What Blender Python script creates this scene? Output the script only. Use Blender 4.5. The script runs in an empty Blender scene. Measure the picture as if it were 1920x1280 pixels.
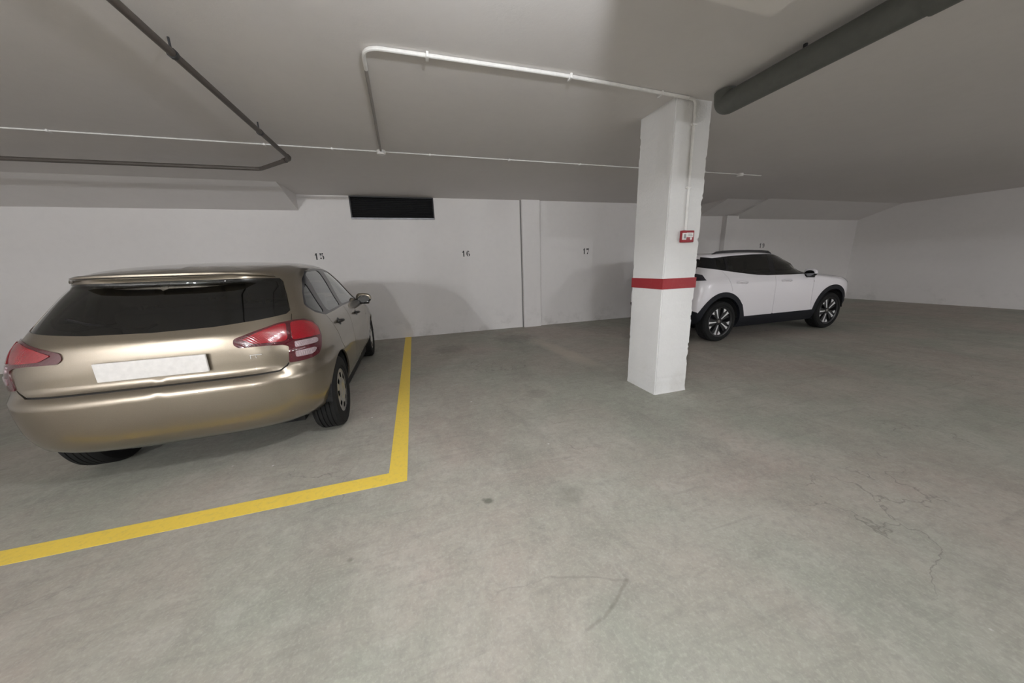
import bpy, bmesh, math, random
import numpy as np
from mathutils import Vector, Matrix
from mathutils.geometry import delaunay_2d_cdt

random.seed(7)
np.random.seed(7)
SC = bpy.context.scene
COL = SC.collection

# ---------------------------------------------------------------- camera, world, exposure
YAW, PITCH, ROLL, EYE, FPX = .2875, -.2312, -.0346, 1.3212, 592.65
cam = bpy.data.cameras.new('camera')
cam.sensor_fit = 'HORIZONTAL'
cam.sensor_width = 36.0
cam.lens = 36.0 * FPX / 1920.0
cam.clip_start = .05
cam_o = bpy.data.objects.new('camera', cam)
COL.objects.link(cam_o)
_f = Vector((math.sin(YAW)*math.cos(PITCH), math.cos(YAW)*math.cos(PITCH), math.sin(PITCH)))
_r = Vector((math.cos(YAW), -math.sin(YAW), 0))
_u = _r.cross(_f)
_r2 = math.cos(ROLL)*_r + math.sin(ROLL)*_u
_u2 = -math.sin(ROLL)*_r + math.cos(ROLL)*_u
cam_o.matrix_world = Matrix(((_r2.x, _u2.x, -_f.x, 0), (_r2.y, _u2.y, -_f.y, 0), (_r2.z, _u2.z, -_f.z, EYE), (0, 0, 0, 1)))
SC.camera = cam_o

world = bpy.data.worlds.new('world')
SC.world = world
world.use_nodes = True
world.node_tree.nodes['Background'].inputs['Color'].default_value = (.5, .5, .5, 1)
world.node_tree.nodes['Background'].inputs['Strength'].default_value = 0.0   # a closed basement: no sky

SC.view_settings.view_transform = 'Standard'
SC.view_settings.look = 'None'
SC.view_settings.gamma = 1.0
SC.view_settings.use_curve_mapping = False
SC.view_settings.exposure = 0.08
SC.cycles.max_bounces = 9
SC.cycles.diffuse_bounces = 6

# overhead lamp, then unseen lamps added for fill: x, y, height, power, turn about z (all stand outside the picture, behind the photographer)
LAMPS = [(.45, .50, 2.25, 103.0, 0.0),
         (5.6, -4.2, 2.35, 132.0, 0.0),
         (8.2, -2.8, 2.35, 150.0, 0.0),
         (9.4, -5.6, 2.35, 132.0, 0.0),
         (-4.2, -3.6, 2.35, 340.0, 0.0),
         (-2.0, -6.2, 2.35, 350.0, 0.0),
         (-5.6, -6.0, 2.35, 290.0, 0.0)]
LAMP_TINT = (.96, .985, 1.02)

H, D = 2.655, 6.65          # ceiling height, distance of the back wall
XL, XR, YF = -7.0, 13.0, -14.0
# ---------------------------------------------------------------- helpers
def obj(name, verts, faces, mat=None, parent=None, smooth=False, normals=None, sharp=None):
    me = bpy.data.meshes.new(name)
    me.from_pydata([tuple(map(float, v)) for v in verts], [], [tuple(map(int, f)) for f in faces])
    me.update()
    if mat: me.materials.append(mat)
    if smooth:
        me.polygons.foreach_set('use_smooth', [True] * len(me.polygons))
    if normals is not None:
        me.normals_split_custom_set_from_vertices([tuple(map(float, n)) for n in normals])
    elif sharp:
        me.set_sharp_from_angle(angle=math.radians(sharp))
    o = bpy.data.objects.new(name, me)
    COL.objects.link(o)
    if parent: o.parent = parent
    return o


class MB:
    """collects shapes for ONE mesh"""
    def __init__(self): self.v, self.f = [], []

    def add(self, v, f, M=None):
        n = len(self.v)
        if M is not None: v = [tuple(M @ Vector(p)) for p in v]
        self.v += [tuple(p) for p in v]; self.f += [tuple(i + n for i in q) for q in f]
        return self

    def box(self, a, b, M=None, bev=0.0):
        x0, y0, z0 = a; x1, y1, z1 = b
        if bev <= 0:
            v = [(x0,y0,z0),(x1,y0,z0),(x1,y1,z0),(x0,y1,z0),(x0,y0,z1),(x1,y0,z1),(x1,y1,z1),(x0,y1,z1)]
            return self.add(v, [(0,3,2,1),(4,5,6,7),(0,1,5,4),(1,2,6,5),(2,3,7,6),(3,0,4,7)], M)
        bm = bmesh.new(); bmesh.ops.create_cube(bm, size=1.0)
        for q in bm.verts: q.co = Vector(((x0+x1)/2 + q.co.x*(x1-x0), (y0+y1)/2 + q.co.y*(y1-y0), (z0+z1)/2 + q.co.z*(z1-z0)))
        bmesh.ops.bevel(bm, geom=list(bm.edges), offset=bev, segments=2, profile=.5, affect='EDGES')
        bm.verts.index_update()
        v = [tuple(q.co) for q in bm.verts]; f = [tuple(q.index for q in p.verts) for p in bm.faces]; bm.free()
        return self.add(v, f, M)

    def prism(self, pts, lo, hi, axis='z', M=None):
        """closed outline pushed along an axis; outline is (x,y), (x,z) or (y,z)"""
        n = len(pts)
        def P(p, h): return {'z': (p[0], p[1], h), 'y': (p[0], h, p[1]), 'x': (h, p[0], p[1])}[axis]
        v = [P(p, lo) for p in pts] + [P(p, hi) for p in pts]
        f = [tuple(range(n))[::-1], tuple(range(n, 2*n))] + [(i, (i+1) % n, (i+1) % n + n, i + n) for i in range(n)]
        return self.add(v, f, M)

    def lathe(self, prof, seg=48, M=None, closed=False):
        """profile (radius, height along y)"""
        v = []; f = []; m = len(prof)
        for k in range(seg):
            a = 2*math.pi*k/seg; c, s = math.cos(a), math.sin(a)
            v += [(r*c, h, r*s) for r, h in prof]
        for k in range(seg):
            k2 = (k+1) % seg
            for i in range(m if closed else m-1):
                j = (i+1) % m
                f.append((k*m+i, k*m+j, k2*m+j, k2*m+i))
        return self.add(v, f, M)

    def tube(self, path, r, seg=10, bend=0.0, caps=True):
        pts = [Vector(p) for p in path]
        if bend > 0:
            q = [pts[0]]
            for i in range(1, len(pts)-1):
                a, p, b = pts[i-1], pts[i], pts[i+1]
                rr = min(bend, (a-p).length*.48, (b-p).length*.48)
                q0 = p + (a-p).normalized()*rr; q1 = p + (b-p).normalized()*rr
                for k in range(9):
                    t = k/8; q.append((1-t)**2*q0 + 2*t*(1-t)*p + t*t*q1)
            q.append(pts[-1]); pts = q
        n0 = len(self.v); T0 = (pts[1]-pts[0]).normalized()
        N = T0.orthogonal().normalized()
        for i, p in enumerate(pts):
            T = ((pts[min(i+1, len(pts)-1)] - pts[max(i-1, 0)])).normalized()
            N = (N - T*N.dot(T)).normalized(); B = T.cross(N)
            for k in range(seg):
                a = 2*math.pi*k/seg
                self.v.append(tuple(p + r*(math.cos(a)*N + math.sin(a)*B)))
        for i in range(len(pts)-1):
            for k in range(seg):
                k2 = (k+1) % seg
                self.f.append((n0+i*seg+k, n0+i*seg+k2, n0+(i+1)*seg+k2, n0+(i+1)*seg+k))
        if caps:
            self.f.append(tuple(n0+k for k in range(seg))[::-1])
            e = n0+(len(pts)-1)*seg
            self.f.append(tuple(e+k for k in range(seg)))
        return self

    def build(self, name, mat, parent=None, smooth=False, sharp=35):
        me = bpy.data.meshes.new(name)
        me.from_pydata(self.v, [], self.f)
        bm = bmesh.new(); bm.from_mesh(me)
        bmesh.ops.recalc_face_normals(bm, faces=bm.faces); bm.to_mesh(me); bm.free()
        if mat: me.materials.append(mat)
        if smooth:
            me.polygons.foreach_set('use_smooth', [True]*len(me.polygons)); me.set_sharp_from_angle(angle=math.radians(sharp))
        o = bpy.data.objects.new(name, me); COL.objects.link(o)
        if parent: o.parent = parent
        return o


def tag(o, label=None, cat=None, group=None, kind=None):
    if label: o['label'] = label
    if cat: o['category'] = cat
    if group: o['group'] = group
    if kind: o['kind'] = kind
    return o


def empty(name, loc, label, cat, rz=0.0, group=None):
    o = bpy.data.objects.new(name, None); COL.objects.link(o)
    o.location = loc; o.rotation_euler = (0, 0, rz); o.empty_display_size = .2
    return tag(o, label, cat, group)


def copy_tree(o, parent=None):
    c = o.copy(); COL.objects.link(c)
    if parent: c.parent = parent
    for ch in list(o.children): copy_tree(ch, c)
    return c


# ---------------------------------------------------------------- materials
class Nodes:
    def __init__(self, name):
        self.m = bpy.data.materials.new(name); self.m.use_nodes = True
        self.t = self.m.node_tree; self.b = self.t.nodes['Principled BSDF']

    def n(self, kind, **kw):
        nd = self.t.nodes.new(kind)
        for k, v in kw.items():
            if k.startswith('_'): setattr(nd, k[1:], v)
            else: nd.inputs[k.replace('_', ' ')].default_value = v
        return nd

    def l(self, a, b): self.t.links.new(a, b)

    def coord(self):
        if not hasattr(self, 'co'): self.co = self.n('ShaderNodeTexCoord').outputs['Object']
        return self.co

    def mapped(self, scale=(1, 1, 1), rot=(0, 0, 0), loc=(0, 0, 0)):
        mp = self.n('ShaderNodeMapping'); mp.inputs['Scale'].default_value = scale
        mp.inputs['Rotation'].default_value = rot; mp.inputs['Location'].default_value = loc
        self.l(self.coord(), mp.inputs['Vector']); return mp.outputs['Vector']

    def noise(self, scale, detail=4, rough=.55, vec=None, dist=0.0):
        nd = self.n('ShaderNodeTexNoise'); nd.inputs['Scale'].default_value = scale
        nd.inputs['Detail'].default_value = detail; nd.inputs['Roughness'].default_value = rough
        nd.inputs['Distortion'].default_value = dist
        self.l(vec or self.coord(), nd.inputs['Vector']); return nd.outputs['Fac']

    def ramp(self, fac, stops, interp='LINEAR'):
        r = self.n('ShaderNodeValToRGB'); r.color_ramp.interpolation = interp
        e = r.color_ramp.elements
        while len(e) > 1: e.remove(e[-1])
        for i, (p, c) in enumerate(stops):
            q = e[0] if i == 0 else e.new(p)
            q.position = p; q.color = (*c, 1) if isinstance(c, tuple) else (c, c, c, 1)
        self.l(fac, r.inputs['Fac']); return r.outputs['Color']

    def mix(self, fac, a, b, mode='MIX'):
        x = self.n('ShaderNodeMix', _data_type='RGBA', _blend_type=mode)
        for s, q in (('Factor', fac), ('A', a), ('B', b)):
            i = [k for k in x.inputs if k.name == s and k.enabled][0]
            if isinstance(q, (int, float)): i.default_value = q
            elif isinstance(q, tuple): i.default_value = (*q, 1)
            else: self.l(q, i)
        return [k for k in x.outputs if k.enabled][0]

    def math(self, op, a, b=None, clamp=False):
        x = self.n('ShaderNodeMath', _operation=op, _use_clamp=clamp)
        for i, q in enumerate((a, b)):
            if q is None: continue
            if isinstance(q, (int, float)): x.inputs[i].default_value = q
            else: self.l(q, x.inputs[i])
        return x.outputs[0]

    def bump(self, height, strength=.3, dist=.01):
        b = self.n('ShaderNodeBump'); b.inputs['Strength'].default_value = strength; b.inputs['Distance'].default_value = dist
        self.l(height, b.inputs['Height']); self.l(b.outputs['Normal'], self.b.inputs['Normal'])

    def set(self, **kw):
        for k, v in kw.items():
            i = self.b.inputs[k.replace('_', ' ')]
            if isinstance(v, (int, float)): i.default_value = v
            elif isinstance(v, tuple): i.default_value = (*v, 1) if len(v) == 3 else v
            else: self.l(v, i)
        return self


def plain(name, color, rough=.5, metal=0.0, var=.06, scale=30, coat=0.0, spec=.5):
    """a procedural single-colour material with a little mottling"""
    N = Nodes(name)
    f = N.noise(scale, 3)
    c0 = tuple(max(0, c*(1-var)) for c in color); c1 = tuple(min(1, c*(1+var)) for c in color)
    N.set(Base_Color=N.ramp(f, [(.3, c0), (.7, c1)]), Roughness=rough, Metallic=metal)
    N.b.inputs['Coat Weight'].default_value = coat
    N.b.inputs['Coat Roughness'].default_value = .06
    N.b.inputs['Specular IOR Level'].default_value = spec
    return N.m


def glass(name, tint, rough=.0):
    """thin pane: part mirror, part tinted see-through"""
    N = Nodes(name); t = N.t
    out = t.nodes['Material Output']
    fr = N.n('ShaderNodeFresnel'); fr.inputs['IOR'].default_value = 1.5
    tr = N.n('ShaderNodeBsdfTransparent'); tr.inputs['Color'].default_value = (*tint, 1)
    gl = N.n('ShaderNodeBsdfGlossy'); gl.inputs['Roughness'].default_value = rough; gl.inputs['Color'].default_value = (.95, .97, .97, 1)
    f = N.math('MULTIPLY', fr.outputs[0], 1.6, True)
    mx = N.n('ShaderNodeMixShader'); N.l(f, mx.inputs[0]); N.l(tr.outputs[0], mx.inputs[1]); N.l(gl.outputs[0], mx.inputs[2])
    N.l(mx.outputs[0], out.inputs['Surface'])
    return N.m


M = {}
# painted plaster of walls and column
def plaster(name, base, grime, bscale=60, bstr=.15, foot=True):
    N = Nodes(name)
    big = N.noise(.7, 5, .6); fine = N.noise(9, 6, .65)
    c = N.mix(N.math('MULTIPLY', N.ramp(big, [(.38, 0.0), (.7, 1.0)]), .5), base, tuple(b*.93 for b in base))
    c = N.mix(N.math('MULTIPLY', N.ramp(fine, [(.45, 0.0), (.75, 1.0)]), .25), c, tuple(b*.88 for b in base))
    if foot:                                   # scuffs and splash marks that stay low on the wall
        sp = N.n('ShaderNodeSeparateXYZ'); N.l(N.coord(), sp.inputs[0])
        low = N.ramp(N.math('MULTIPLY', sp.outputs['Z'], 1.0), [(.03, 1.0), (.55, 0.0)])
        st = N.ramp(N.noise(2.6, 6, .7), [(.5, 0.0), (.72, 1.0)])
        c = N.mix(N.math('MULTIPLY', N.math('MULTIPLY', low, st), .55), c, grime)
    N.set(Base_Color=c, Roughness=.75)
    N.b.inputs['Specular IOR Level'].default_value = .25
    N.bump(N.noise(bscale, 5, .7), bstr, .01)
    return N.m
M['wall'] = plaster('wall_paint', (.755, .73, .715), (.40, .39, .36))
M['ceiling'] = plaster('ceiling_paint', (.71, .685, .67), (.4, .4, .4), 45, .10, False)
M['column'] = plaster('column_paint', (.74, .735, .725), (.52, .50, .46), 38, .5)


def concrete():
    N = Nodes('garage_concrete')
    g, p = (.336, .340, .288), (.395, .345, .302)
    c = N.mix(N.ramp(N.noise(.55, 5, .6, dist=.4), [(.4, 0.0), (.6, 1.0)]), g, p)
    # trowelled clouds, lighter worn laitance, darker tyre polish
    c = N.mix(N.math('MULTIPLY', N.ramp(N.noise(1.5, 8, .70, dist=.6), [(.46, 0.0), (.68, 1.0)]), .55), c, (.47, .45, .395))
    c = N.mix(N.math('MULTIPLY', N.ramp(N.noise(1.1, 7, .68, N.mapped((1, .45, 1), (0, 0, .5), (3, 1, 0)), .4), [(.50, 0.0), (.72, 1.0)]), .6), c, (.225, .215, .190))
    c = N.mix(N.math('MULTIPLY', N.ramp(N.noise(6.5, 7, .72, None, .8), [(.47, 0.0), (.68, 1.0)]), .26), c, (.205, .20, .175))
    c = N.mix(N.math('MULTIPLY', N.ramp(N.noise(8.0, 7, .72, N.mapped((1, 1, 1), (0, 0, 0), (5, 9, 0)), .8), [(.50, 0.0), (.70, 1.0)]), .28), c, (.54, .52, .465))
    c = N.mix(N.math('MULTIPLY', N.ramp(N.noise(26, 6, .7), [(.46, 0.0), (.68, 1.0)]), .34), c, (.215, .21, .185))
    c = N.mix(N.math('MULTIPLY', N.ramp(N.noise(75, 3, .6), [(.5, 0.0), (.72, 1.0)]), .28), c, (.55, .535, .48))
    # brushed scuffs left by turning wheels
    c = N.mix(N.math('MULTIPLY', N.ramp(N.noise(5, 5, .65, N.mapped((.35, 3.2, 1), (0, 0, -.5), (1, 4, 0)), .6), [(.56, 0.0), (.72, 1.0)]), .30), c, (.20, .195, .17))
    # pale elongated streak in bay 16
    mp = N.n('ShaderNodeMapping'); mp.vector_type = 'TEXTURE'; mp.inputs['Location'].default_value = (2.12, 4.35, 0); mp.inputs['Rotation'].default_value = (0, 0, .12); mp.inputs['Scale'].default_value = (.20, 1.25, 1)
    N.l(N.coord(), mp.inputs['Vector']); ln = N.n('ShaderNodeVectorMath', _operation='LENGTH'); N.l(mp.outputs[0], ln.inputs[0])
    sp_ = N.math('ADD', ln.outputs['Value'], N.math('MULTIPLY', N.math('SUBTRACT', N.noise(2.2, 4), .5), 1.3))
    c = N.mix(N.math('MULTIPLY', N.ramp(sp_, [(.35, 1.0), (1.1, 0.0)]), .45), c, (.58, .53, .44))
    # paint specks
    vo = N.n('ShaderNodeTexVoronoi'); vo.inputs['Scale'].default_value = 3.1; N.l(N.coord(), vo.inputs['Vector'])
    dots = N.ramp(N.math('ADD', vo.outputs['Distance'], N.math('MULTIPLY', N.noise(60, 2), .03)), [(.034, 1.0), (.046, 0.0)])
    c = N.mix(N.math('MULTIPLY', dots, .75), c, (0.750, 0.750, 0.750))
    # construction joint running away from the viewer, with wander
    sp = N.n('ShaderNodeSeparateXYZ'); N.l(N.coord(), sp.inputs[0])
    wob = N.math('MULTIPLY', N.math('SUBTRACT', N.noise(5, 4), .5), .05)
    ax = N.math('ABSOLUTE', N.math('ADD', N.math('SUBTRACT', sp.outputs['X'], .735), wob))
    jl = N.math('MULTIPLY', N.ramp(ax, [(.002, 1.0), (.008, 0.0)]), N.ramp(sp.outputs['Y'], [(.55, 1.0), (.95, 0.0)]))
    j2 = N.math('MULTIPLY', N.ramp(ax, [(.002, 1.0), (.007, 0.0)]), N.ramp(N.math('MULTIPLY', sp.outputs['Y'], .5), [(.55, 1.0), (1.0, 0.0)]))
    c = N.mix(N.math('MULTIPLY', N.math('MULTIPLY', j2, N.ramp(N.noise(6, 4), [(.40, 0.0), (.65, 1.0)])), .32), c, (0.500, 0.488, 0.437))
    # hairline cracks
    ed = N.n('ShaderNodeTexVoronoi', _feature='DISTANCE_TO_EDGE'); ed.inputs['Scale'].default_value = .62
    wv = N.n('ShaderNodeVectorMath', _operation='ADD'); nz = N.n('ShaderNodeTexNoise'); nz.inputs['Scale'].default_value = 2.2; nz.inputs['Detail'].default_value = 5
    N.l(N.coord(), nz.inputs['Vector']); N.l(N.coord(), wv.inputs[0]); N.l(nz.outputs['Color'], wv.inputs[1]); N.l(wv.outputs[0], ed.inputs['Vector'])
    cr = N.math('MULTIPLY', N.ramp(ed.outputs['Distance'], [(.001, 1.0), (.0035, 0.0)]), N.ramp(N.noise(.9, 3, .5, N.mapped((1, 1, 1), (0, 0, 0), (7, 3, 0))), [(.52, 0.0), (.6, 1.0)]))
    c = N.mix(N.math('MULTIPLY', cr, .6), c, (0.163, 0.156, 0.137))
    # a forked crack in the worn patch in front
    def seg(a, b, w):
        ab = (b[0]-a[0], b[1]-a[1], 0); L2 = ab[0]**2 + ab[1]**2
        d = N.n('ShaderNodeVectorMath', _operation='SUBTRACT'); N.l(wob2, d.inputs[0]); d.inputs[1].default_value = (*a, 0)
        dt = N.n('ShaderNodeVectorMath', _operation='DOT_PRODUCT'); N.l(d.outputs[0], dt.inputs[0]); dt.inputs[1].default_value = ab
        t = N.math('DIVIDE', dt.outputs['Value'], L2, True)
        sc_ = N.n('ShaderNodeVectorMath', _operation='SCALE'); sc_.inputs[0].default_value = ab; N.l(t, sc_.inputs['Scale'])
        e = N.n('ShaderNodeVectorMath', _operation='DISTANCE'); N.l(d.outputs[0], e.inputs[0]); N.l(sc_.outputs[0], e.inputs[1])
        return N.ramp(e.outputs['Value'], [(w*.3, 1.0), (w, 0.0)])
    nz2 = N.n('ShaderNodeTexNoise'); nz2.inputs['Scale'].default_value = 9; nz2.inputs['Detail'].default_value = 5; N.l(N.coord(), nz2.inputs['Vector'])
    of = N.n('ShaderNodeVectorMath', _operation='MULTIPLY_ADD'); N.l(nz2.outputs['Color'], of.inputs[0]); of.inputs[1].default_value = (.05, .05, 0); N.l(N.coord(), of.inputs[2])
    of2 = N.n('ShaderNodeVectorMath', _operation='SUBTRACT'); N.l(of.outputs[0], of2.inputs[0]); of2.inputs[1].default_value = (.025, .025, 0); wob2 = of2.outputs[0]
    for a, b, w, k in (((.745, .905), (.62, .83), .011, .42), ((.62, .83), (.48, .78), .009, .36), ((.745, .905), (.45, 1.02), .006, .3), ((.45, 1.02), (.20, 1.03), .005, .25)):
        c = N.mix(N.math('MULTIPLY', seg(a, b, w), k), c, (.14, .135, .115))
    # oil spots at their places
    for (x, y, r, k) in ((.287, 1.568, .035, .8), (.262, 1.585, .018, .5), (-.42, 1.40, .02, .5), (1.15, 2.95, .16, .25), (1.75, 5.6, .5, .35), (.45, 5.3, .35, .35), (.75, 1.45, .12, .25)):
        d = N.n('ShaderNodeVectorMath', _operation='DISTANCE'); d.inputs[1].default_value = (x, y, 0); N.l(N.coord(), d.inputs[0])
        dd = N.math('ADD', N.math('DIVIDE', d.outputs['Value'], r), N.math('MULTIPLY', N.math('SUBTRACT', N.noise(14, 4), .5), 1.4))
        c = N.mix(N.math('MULTIPLY', N.ramp(dd, [(.45, 1.0), (1.0, 0.0)]), k), c, (0.125, 0.131, 0.106))
    N.set(Base_Color=c, Roughness=N.ramp(N.noise(3, 5), [(.3, .55), (.7, .75)]))
    N.b.inputs['Specular IOR Level'].default_value = .3
    N.bump(N.math('ADD', N.noise(30, 6, .7), N.math('MULTIPLY', cr, -1.5)), .12, .01)
    return N.m
M['floor'] = concrete()


def worn_paint(name, col, under, amount=.35, rough=.6):
    N = Nodes(name)
    f = N.ramp(N.noise(34, 6, .7), [(.50, 0.0), (.72, 1.0)])
    c = N.mix(N.ramp(N.noise(2.0, 3), [(.35, 0.0), (.65, .25)]), col, tuple(k*.85 for k in col))
    N.set(Base_Color=N.mix(N.math('MULTIPLY', f, amount), c, under), Roughness=rough)
    N.bump(N.noise(30, 6, .7), .12, .01)
    return N.m
M['yellow'] = worn_paint('yellow_line_paint', (.88, .64, .095), (.46, .38, .16))
M['red_band'] = worn_paint('red_band_paint', (.30, .022, .028), (.34, .08, .07), .3)
M['stencil'] = worn_paint('black_stencil_paint', (.016, .015, .015), (.2, .2, .19), .15)
M['pier_shade'] = plain('grey_pier_shade', (.22, .21, .205), .8)  # grey that stands in for shade beside the pier
M['conduit'] = plain('white_conduit', (.74, .73, .71), .4)
M['conduit_grey'] = plain('grey_conduit', (.28, .262, .245), .55)
M['pipe_dark'] = plain('brown_drain_plastic', (.085, .072, .062), .5)
M['pipe_grey'] = plain('grey_drain_plastic', (.115, .120, .110), .5)
M['black_metal'] = plain('black_louvre_metal', (.026, .026, .028), .5)
M['void'] = plain('black_void', (.006, .006, .006), .9)
M['sill'] = plain('grey_sill_metal', (.20, .20, .21), .35, .6, .25, 6)
M['red_plastic'] = plain('red_alarm_plastic', (.30, .02, .03), .4)
M['white_plastic'] = plain('white_label_plastic', (.72, .70, .68), .4)
M['grey_print'] = plain('grey_print', (.30, .30, .30), .6)
M['lamp_body'] = plain('white_lamp_body', (.75, .75, .74), .4)
# cars
def car_paint(name, col, flake, metal, rough):
    N = Nodes(name)
    N.set(Base_Color=N.ramp(N.noise(900, 2), [(.35, col), (.7, flake)]), Metallic=metal, Roughness=rough)
    N.b.inputs['Coat Weight'].default_value = 1.0; N.b.inputs['Coat Roughness'].default_value = .04
    return N.m
M['tan_paint'] = car_paint('champagne_metallic_paint', (.240, .205, .158), (.31, .267, .208), .86, .30)
M['white_paint'] = car_paint('white_gloss_paint', (.84, .81, .84), (.87, .84, .87), 0.0, .3)
M['seam'] = plain('dark_panel_gap', (.02, .018, .016), .8)
M['black_gloss'] = plain('black_gloss_trim', (.012, .012, .014), .15)
M['cladding'] = plain('charcoal_cladding', (.009, .010, .014), .6, 0, .06, 30, 0, .3)
M['rubber'] = plain('tyre_rubber', (.010, .010, .010), .8, 0, .06, 30, 0, .25)
M['silver'] = plain('silver_wheel_cover', (.62, .62, .62), .25, .85)
M['alloy_cut'] = plain('polished_alloy', (.9, .9, .9), .4, .4)
M['alloy_black'] = plain('black_alloy', (.015, .015, .016), .35)
M['interior'] = plain('dark_car_interior', (.035, .034, .034), .8)
M['seat'] = plain('grey_seat_cloth', (.075, .075, .078), .9)
M['chrome'] = plain('chrome_trim', (.7, .7, .7), .12, 1.0)
M['mirror_glass'] = plain('dark_mirror_glass', (.25, .26, .27), .04, 1.0)
M['door_dark'] = plain('dark_handle_recess', (.02, .019, .018), .5)
M['glass'] = glass('window_glass', (.55, .62, .58))
M['glass_dark'] = glass('tinted_window_glass', (.10, .11, .13))
def lens(name, col, rough=.12, sc=160, bstr=.25, metal=0.0):
    N = Nodes(name)
    N.set(Base_Color=N.ramp(N.noise(sc, 2), [(.3, tuple(c*.75 for c in col)), (.7, col)]), Roughness=rough, Metallic=metal)
    N.b.inputs['Coat Weight'].default_value = 1.0; N.b.inputs['Coat Roughness'].default_value = .03
    w = N.n('ShaderNodeTexWave'); w.inputs['Scale'].default_value = sc*.5; N.l(N.coord(), w.inputs['Vector'])
    N.bump(w.outputs['Fac'], bstr, .002)
    return N.m
M['lens_red'] = lens('red_tail_lens', (.27, .004, .012))
M['lens_dark'] = lens('dark_red_lens_border', (.075, .004, .010))
M['lens_clear'] = lens('clear_lamp_lens', (.46, .36, .38), .2, 60, .6, .3)
M['lens_smoke'] = lens('smoked_tail_lens', (.020, .018, .030))
M['headlight'] = lens('headlamp_lens', (.55, .57, .60), .1, 40, .4, .4)
# ---------------------------------------------------------------- the room
MB().box((XL, YF, -.2), (XR, D + .2, 0)).build('floor', M['floor'])['kind'] = 'structure'
MB().box((XL, YF, H), (XR, D + .2, H + .2)).build('ceiling', M['ceiling'])['kind'] = 'structure'
VX0, VX1, VZ = -.980, .492, 2.264                      # opening of the ventilation grille, up to the ceiling
w = MB().box((XL, D, 0), (VX0, D + .2, H)).box((VX1, D, 0), (XR, D + .2, H)).box((VX0, D, 0), (VX1, D + .2, VZ))
w.build('wall_back', M['wall'])['kind'] = 'structure'
MB().box((XL - .2, YF, 0), (XL, D, H)).build('wall_left', M['wall'])['kind'] = 'structure'
MB().box((XR, YF, 0), (XR + .2, D, H)).build('wall_right', M['wall'])['kind'] = 'structure'
MB().box((XL, YF - .2, 0), (XR, YF, H)).build('wall_front', M['wall'])['kind'] = 'structure'
# engaged piers, haunches, a dark shade strip and an added beam
tag(MB().box((2.254, D - .075, 0), (2.647, D, H), bev=.004).build('trim_1', M['wall']), kind='structure')
tag(MB().box((2.232, D - .003, 0), (2.256, D + .01, H)).build('trim_6', M['pier_shade']), kind='structure')  # thin dark strip painting the shade along the pier's left side
tag(MB().box((7.70, D - .13, 0), (8.10, D, 2.40), bev=.006).build('trim_2', M['wall']), kind='structure')
def haunch(n, x0, x1, y0, zw):                         # slab thickened towards the wall
    tag(MB().prism([(y0, H), (D, H), (D, zw)], x0, x1, 'x').build('trim_%d' % n, M['ceiling']), kind='structure')
haunch(3, XL, -1.80, 5.82, 2.395)
haunch(4, 6.93, 8.0, 5.90, 2.40)
haunch(5, 8.0, XR, 5.76, 2.345)
tag(MB().box((.70, YF, 2.12), (1.25, .98, H)).build('trim_7', M['ceiling']), kind='structure')  # unseen beam, added so its corner casts a shadow edge on the ceiling

# ---------------------------------------------------------------- free-standing column
CX, CY, CW, CD = 2.233, 2.481, .387, .446
def column_mesh():
    bm = bmesh.new(); bmesh.ops.create_cube(bm, size=1.0)
    for v in bm.verts:
        v.co = Vector((CX + (v.co.x + .5)*CW, CY + (v.co.y + .5)*CD, (v.co.z + .5)*H))
    bmesh.ops.bevel(bm, geom=[e for e in bm.edges if abs(e.verts[0].co.z - e.verts[1].co.z) > 1], offset=.009, segments=2, affect='EDGES')
    for z in np.arange(.02, H, .015):
        bmesh.ops.bisect_plane(bm, geom=list(bm.verts)+list(bm.edges)+list(bm.faces), plane_co=(0, 0, z), plane_no=(0, 0, 1))
    rnd = random.Random(3)
    chips = [(rnd.uniform(0, H), rnd.choice(((0,0),(1,0),(1,0),(0,1),(1,1))), rnd.uniform(.003, .008), rnd.uniform(.012, .03)) for _ in range(60)]
    for v in bm.verts:                       # knocked and over-painted arrises
        fx = (v.co.x - CX)/CW; fy = (v.co.y - CY)/CD
        k = .0008 * math.sin(v.co.z*31 + fx*4) * math.sin(v.co.z*53 + fy*7)
        for cz, (ex, ey), dpt, ln in chips:
            if abs(fx-ex) < .06 and abs(fy-ey) < .06 and abs(v.co.z-cz) < ln: k -= dpt*.6
        if v.co.z < .05: k += .008*(1-v.co.z/.05)*(.6+.4*math.sin(40*(v.co.x+v.co.y)))
        v.co.x += k*(1 if fx > .5 else -1); v.co.y += k*(1 if fy > .5 else -1)
    me = bpy.data.meshes.new('shaft'); bm.to_mesh(me); bm.free()
    me.materials.append(M['column']); me.polygons.foreach_set('use_smooth', [True]*len(me.polygons)); me.set_sharp_from_angle(angle=math.radians(50))
    o = bpy.data.objects.new('shaft', me); COL.objects.link(o); return o
col = empty('concrete_column', (CX + CW/2, CY + CD/2, .0), 'white painted concrete column with a dark red band, chipped edges', 'column')
s = column_mesh(); s.parent = col; s.data.transform(Matrix.Translation(-col.location))
def wrap_band(z0, z1, t):
    m = MB(); n = 14
    def ring(z, e):
        return [(CX-e, CY-e, z), (CX+CW+e, CY-e, z), (CX+CW+e, CY+CD+e, z), (CX-e, CY+CD+e, z)]
    m.v = ring(z0, 0) + ring(z0, t) + ring(z1, t) + ring(z1, 0)
    for a in range(3):
        for i in range(4): m.f.append((a*4+i, a*4+(i+1) % 4, a*4+4+(i+1) % 4, a*4+4+i))
    return m
b = wrap_band(1.066, 1.165, .004).build('painted_band', M['red_band'], col); b.data.transform(Matrix.Translation(-col.location))
tag(b, 'dark red painted band around the column')
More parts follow.
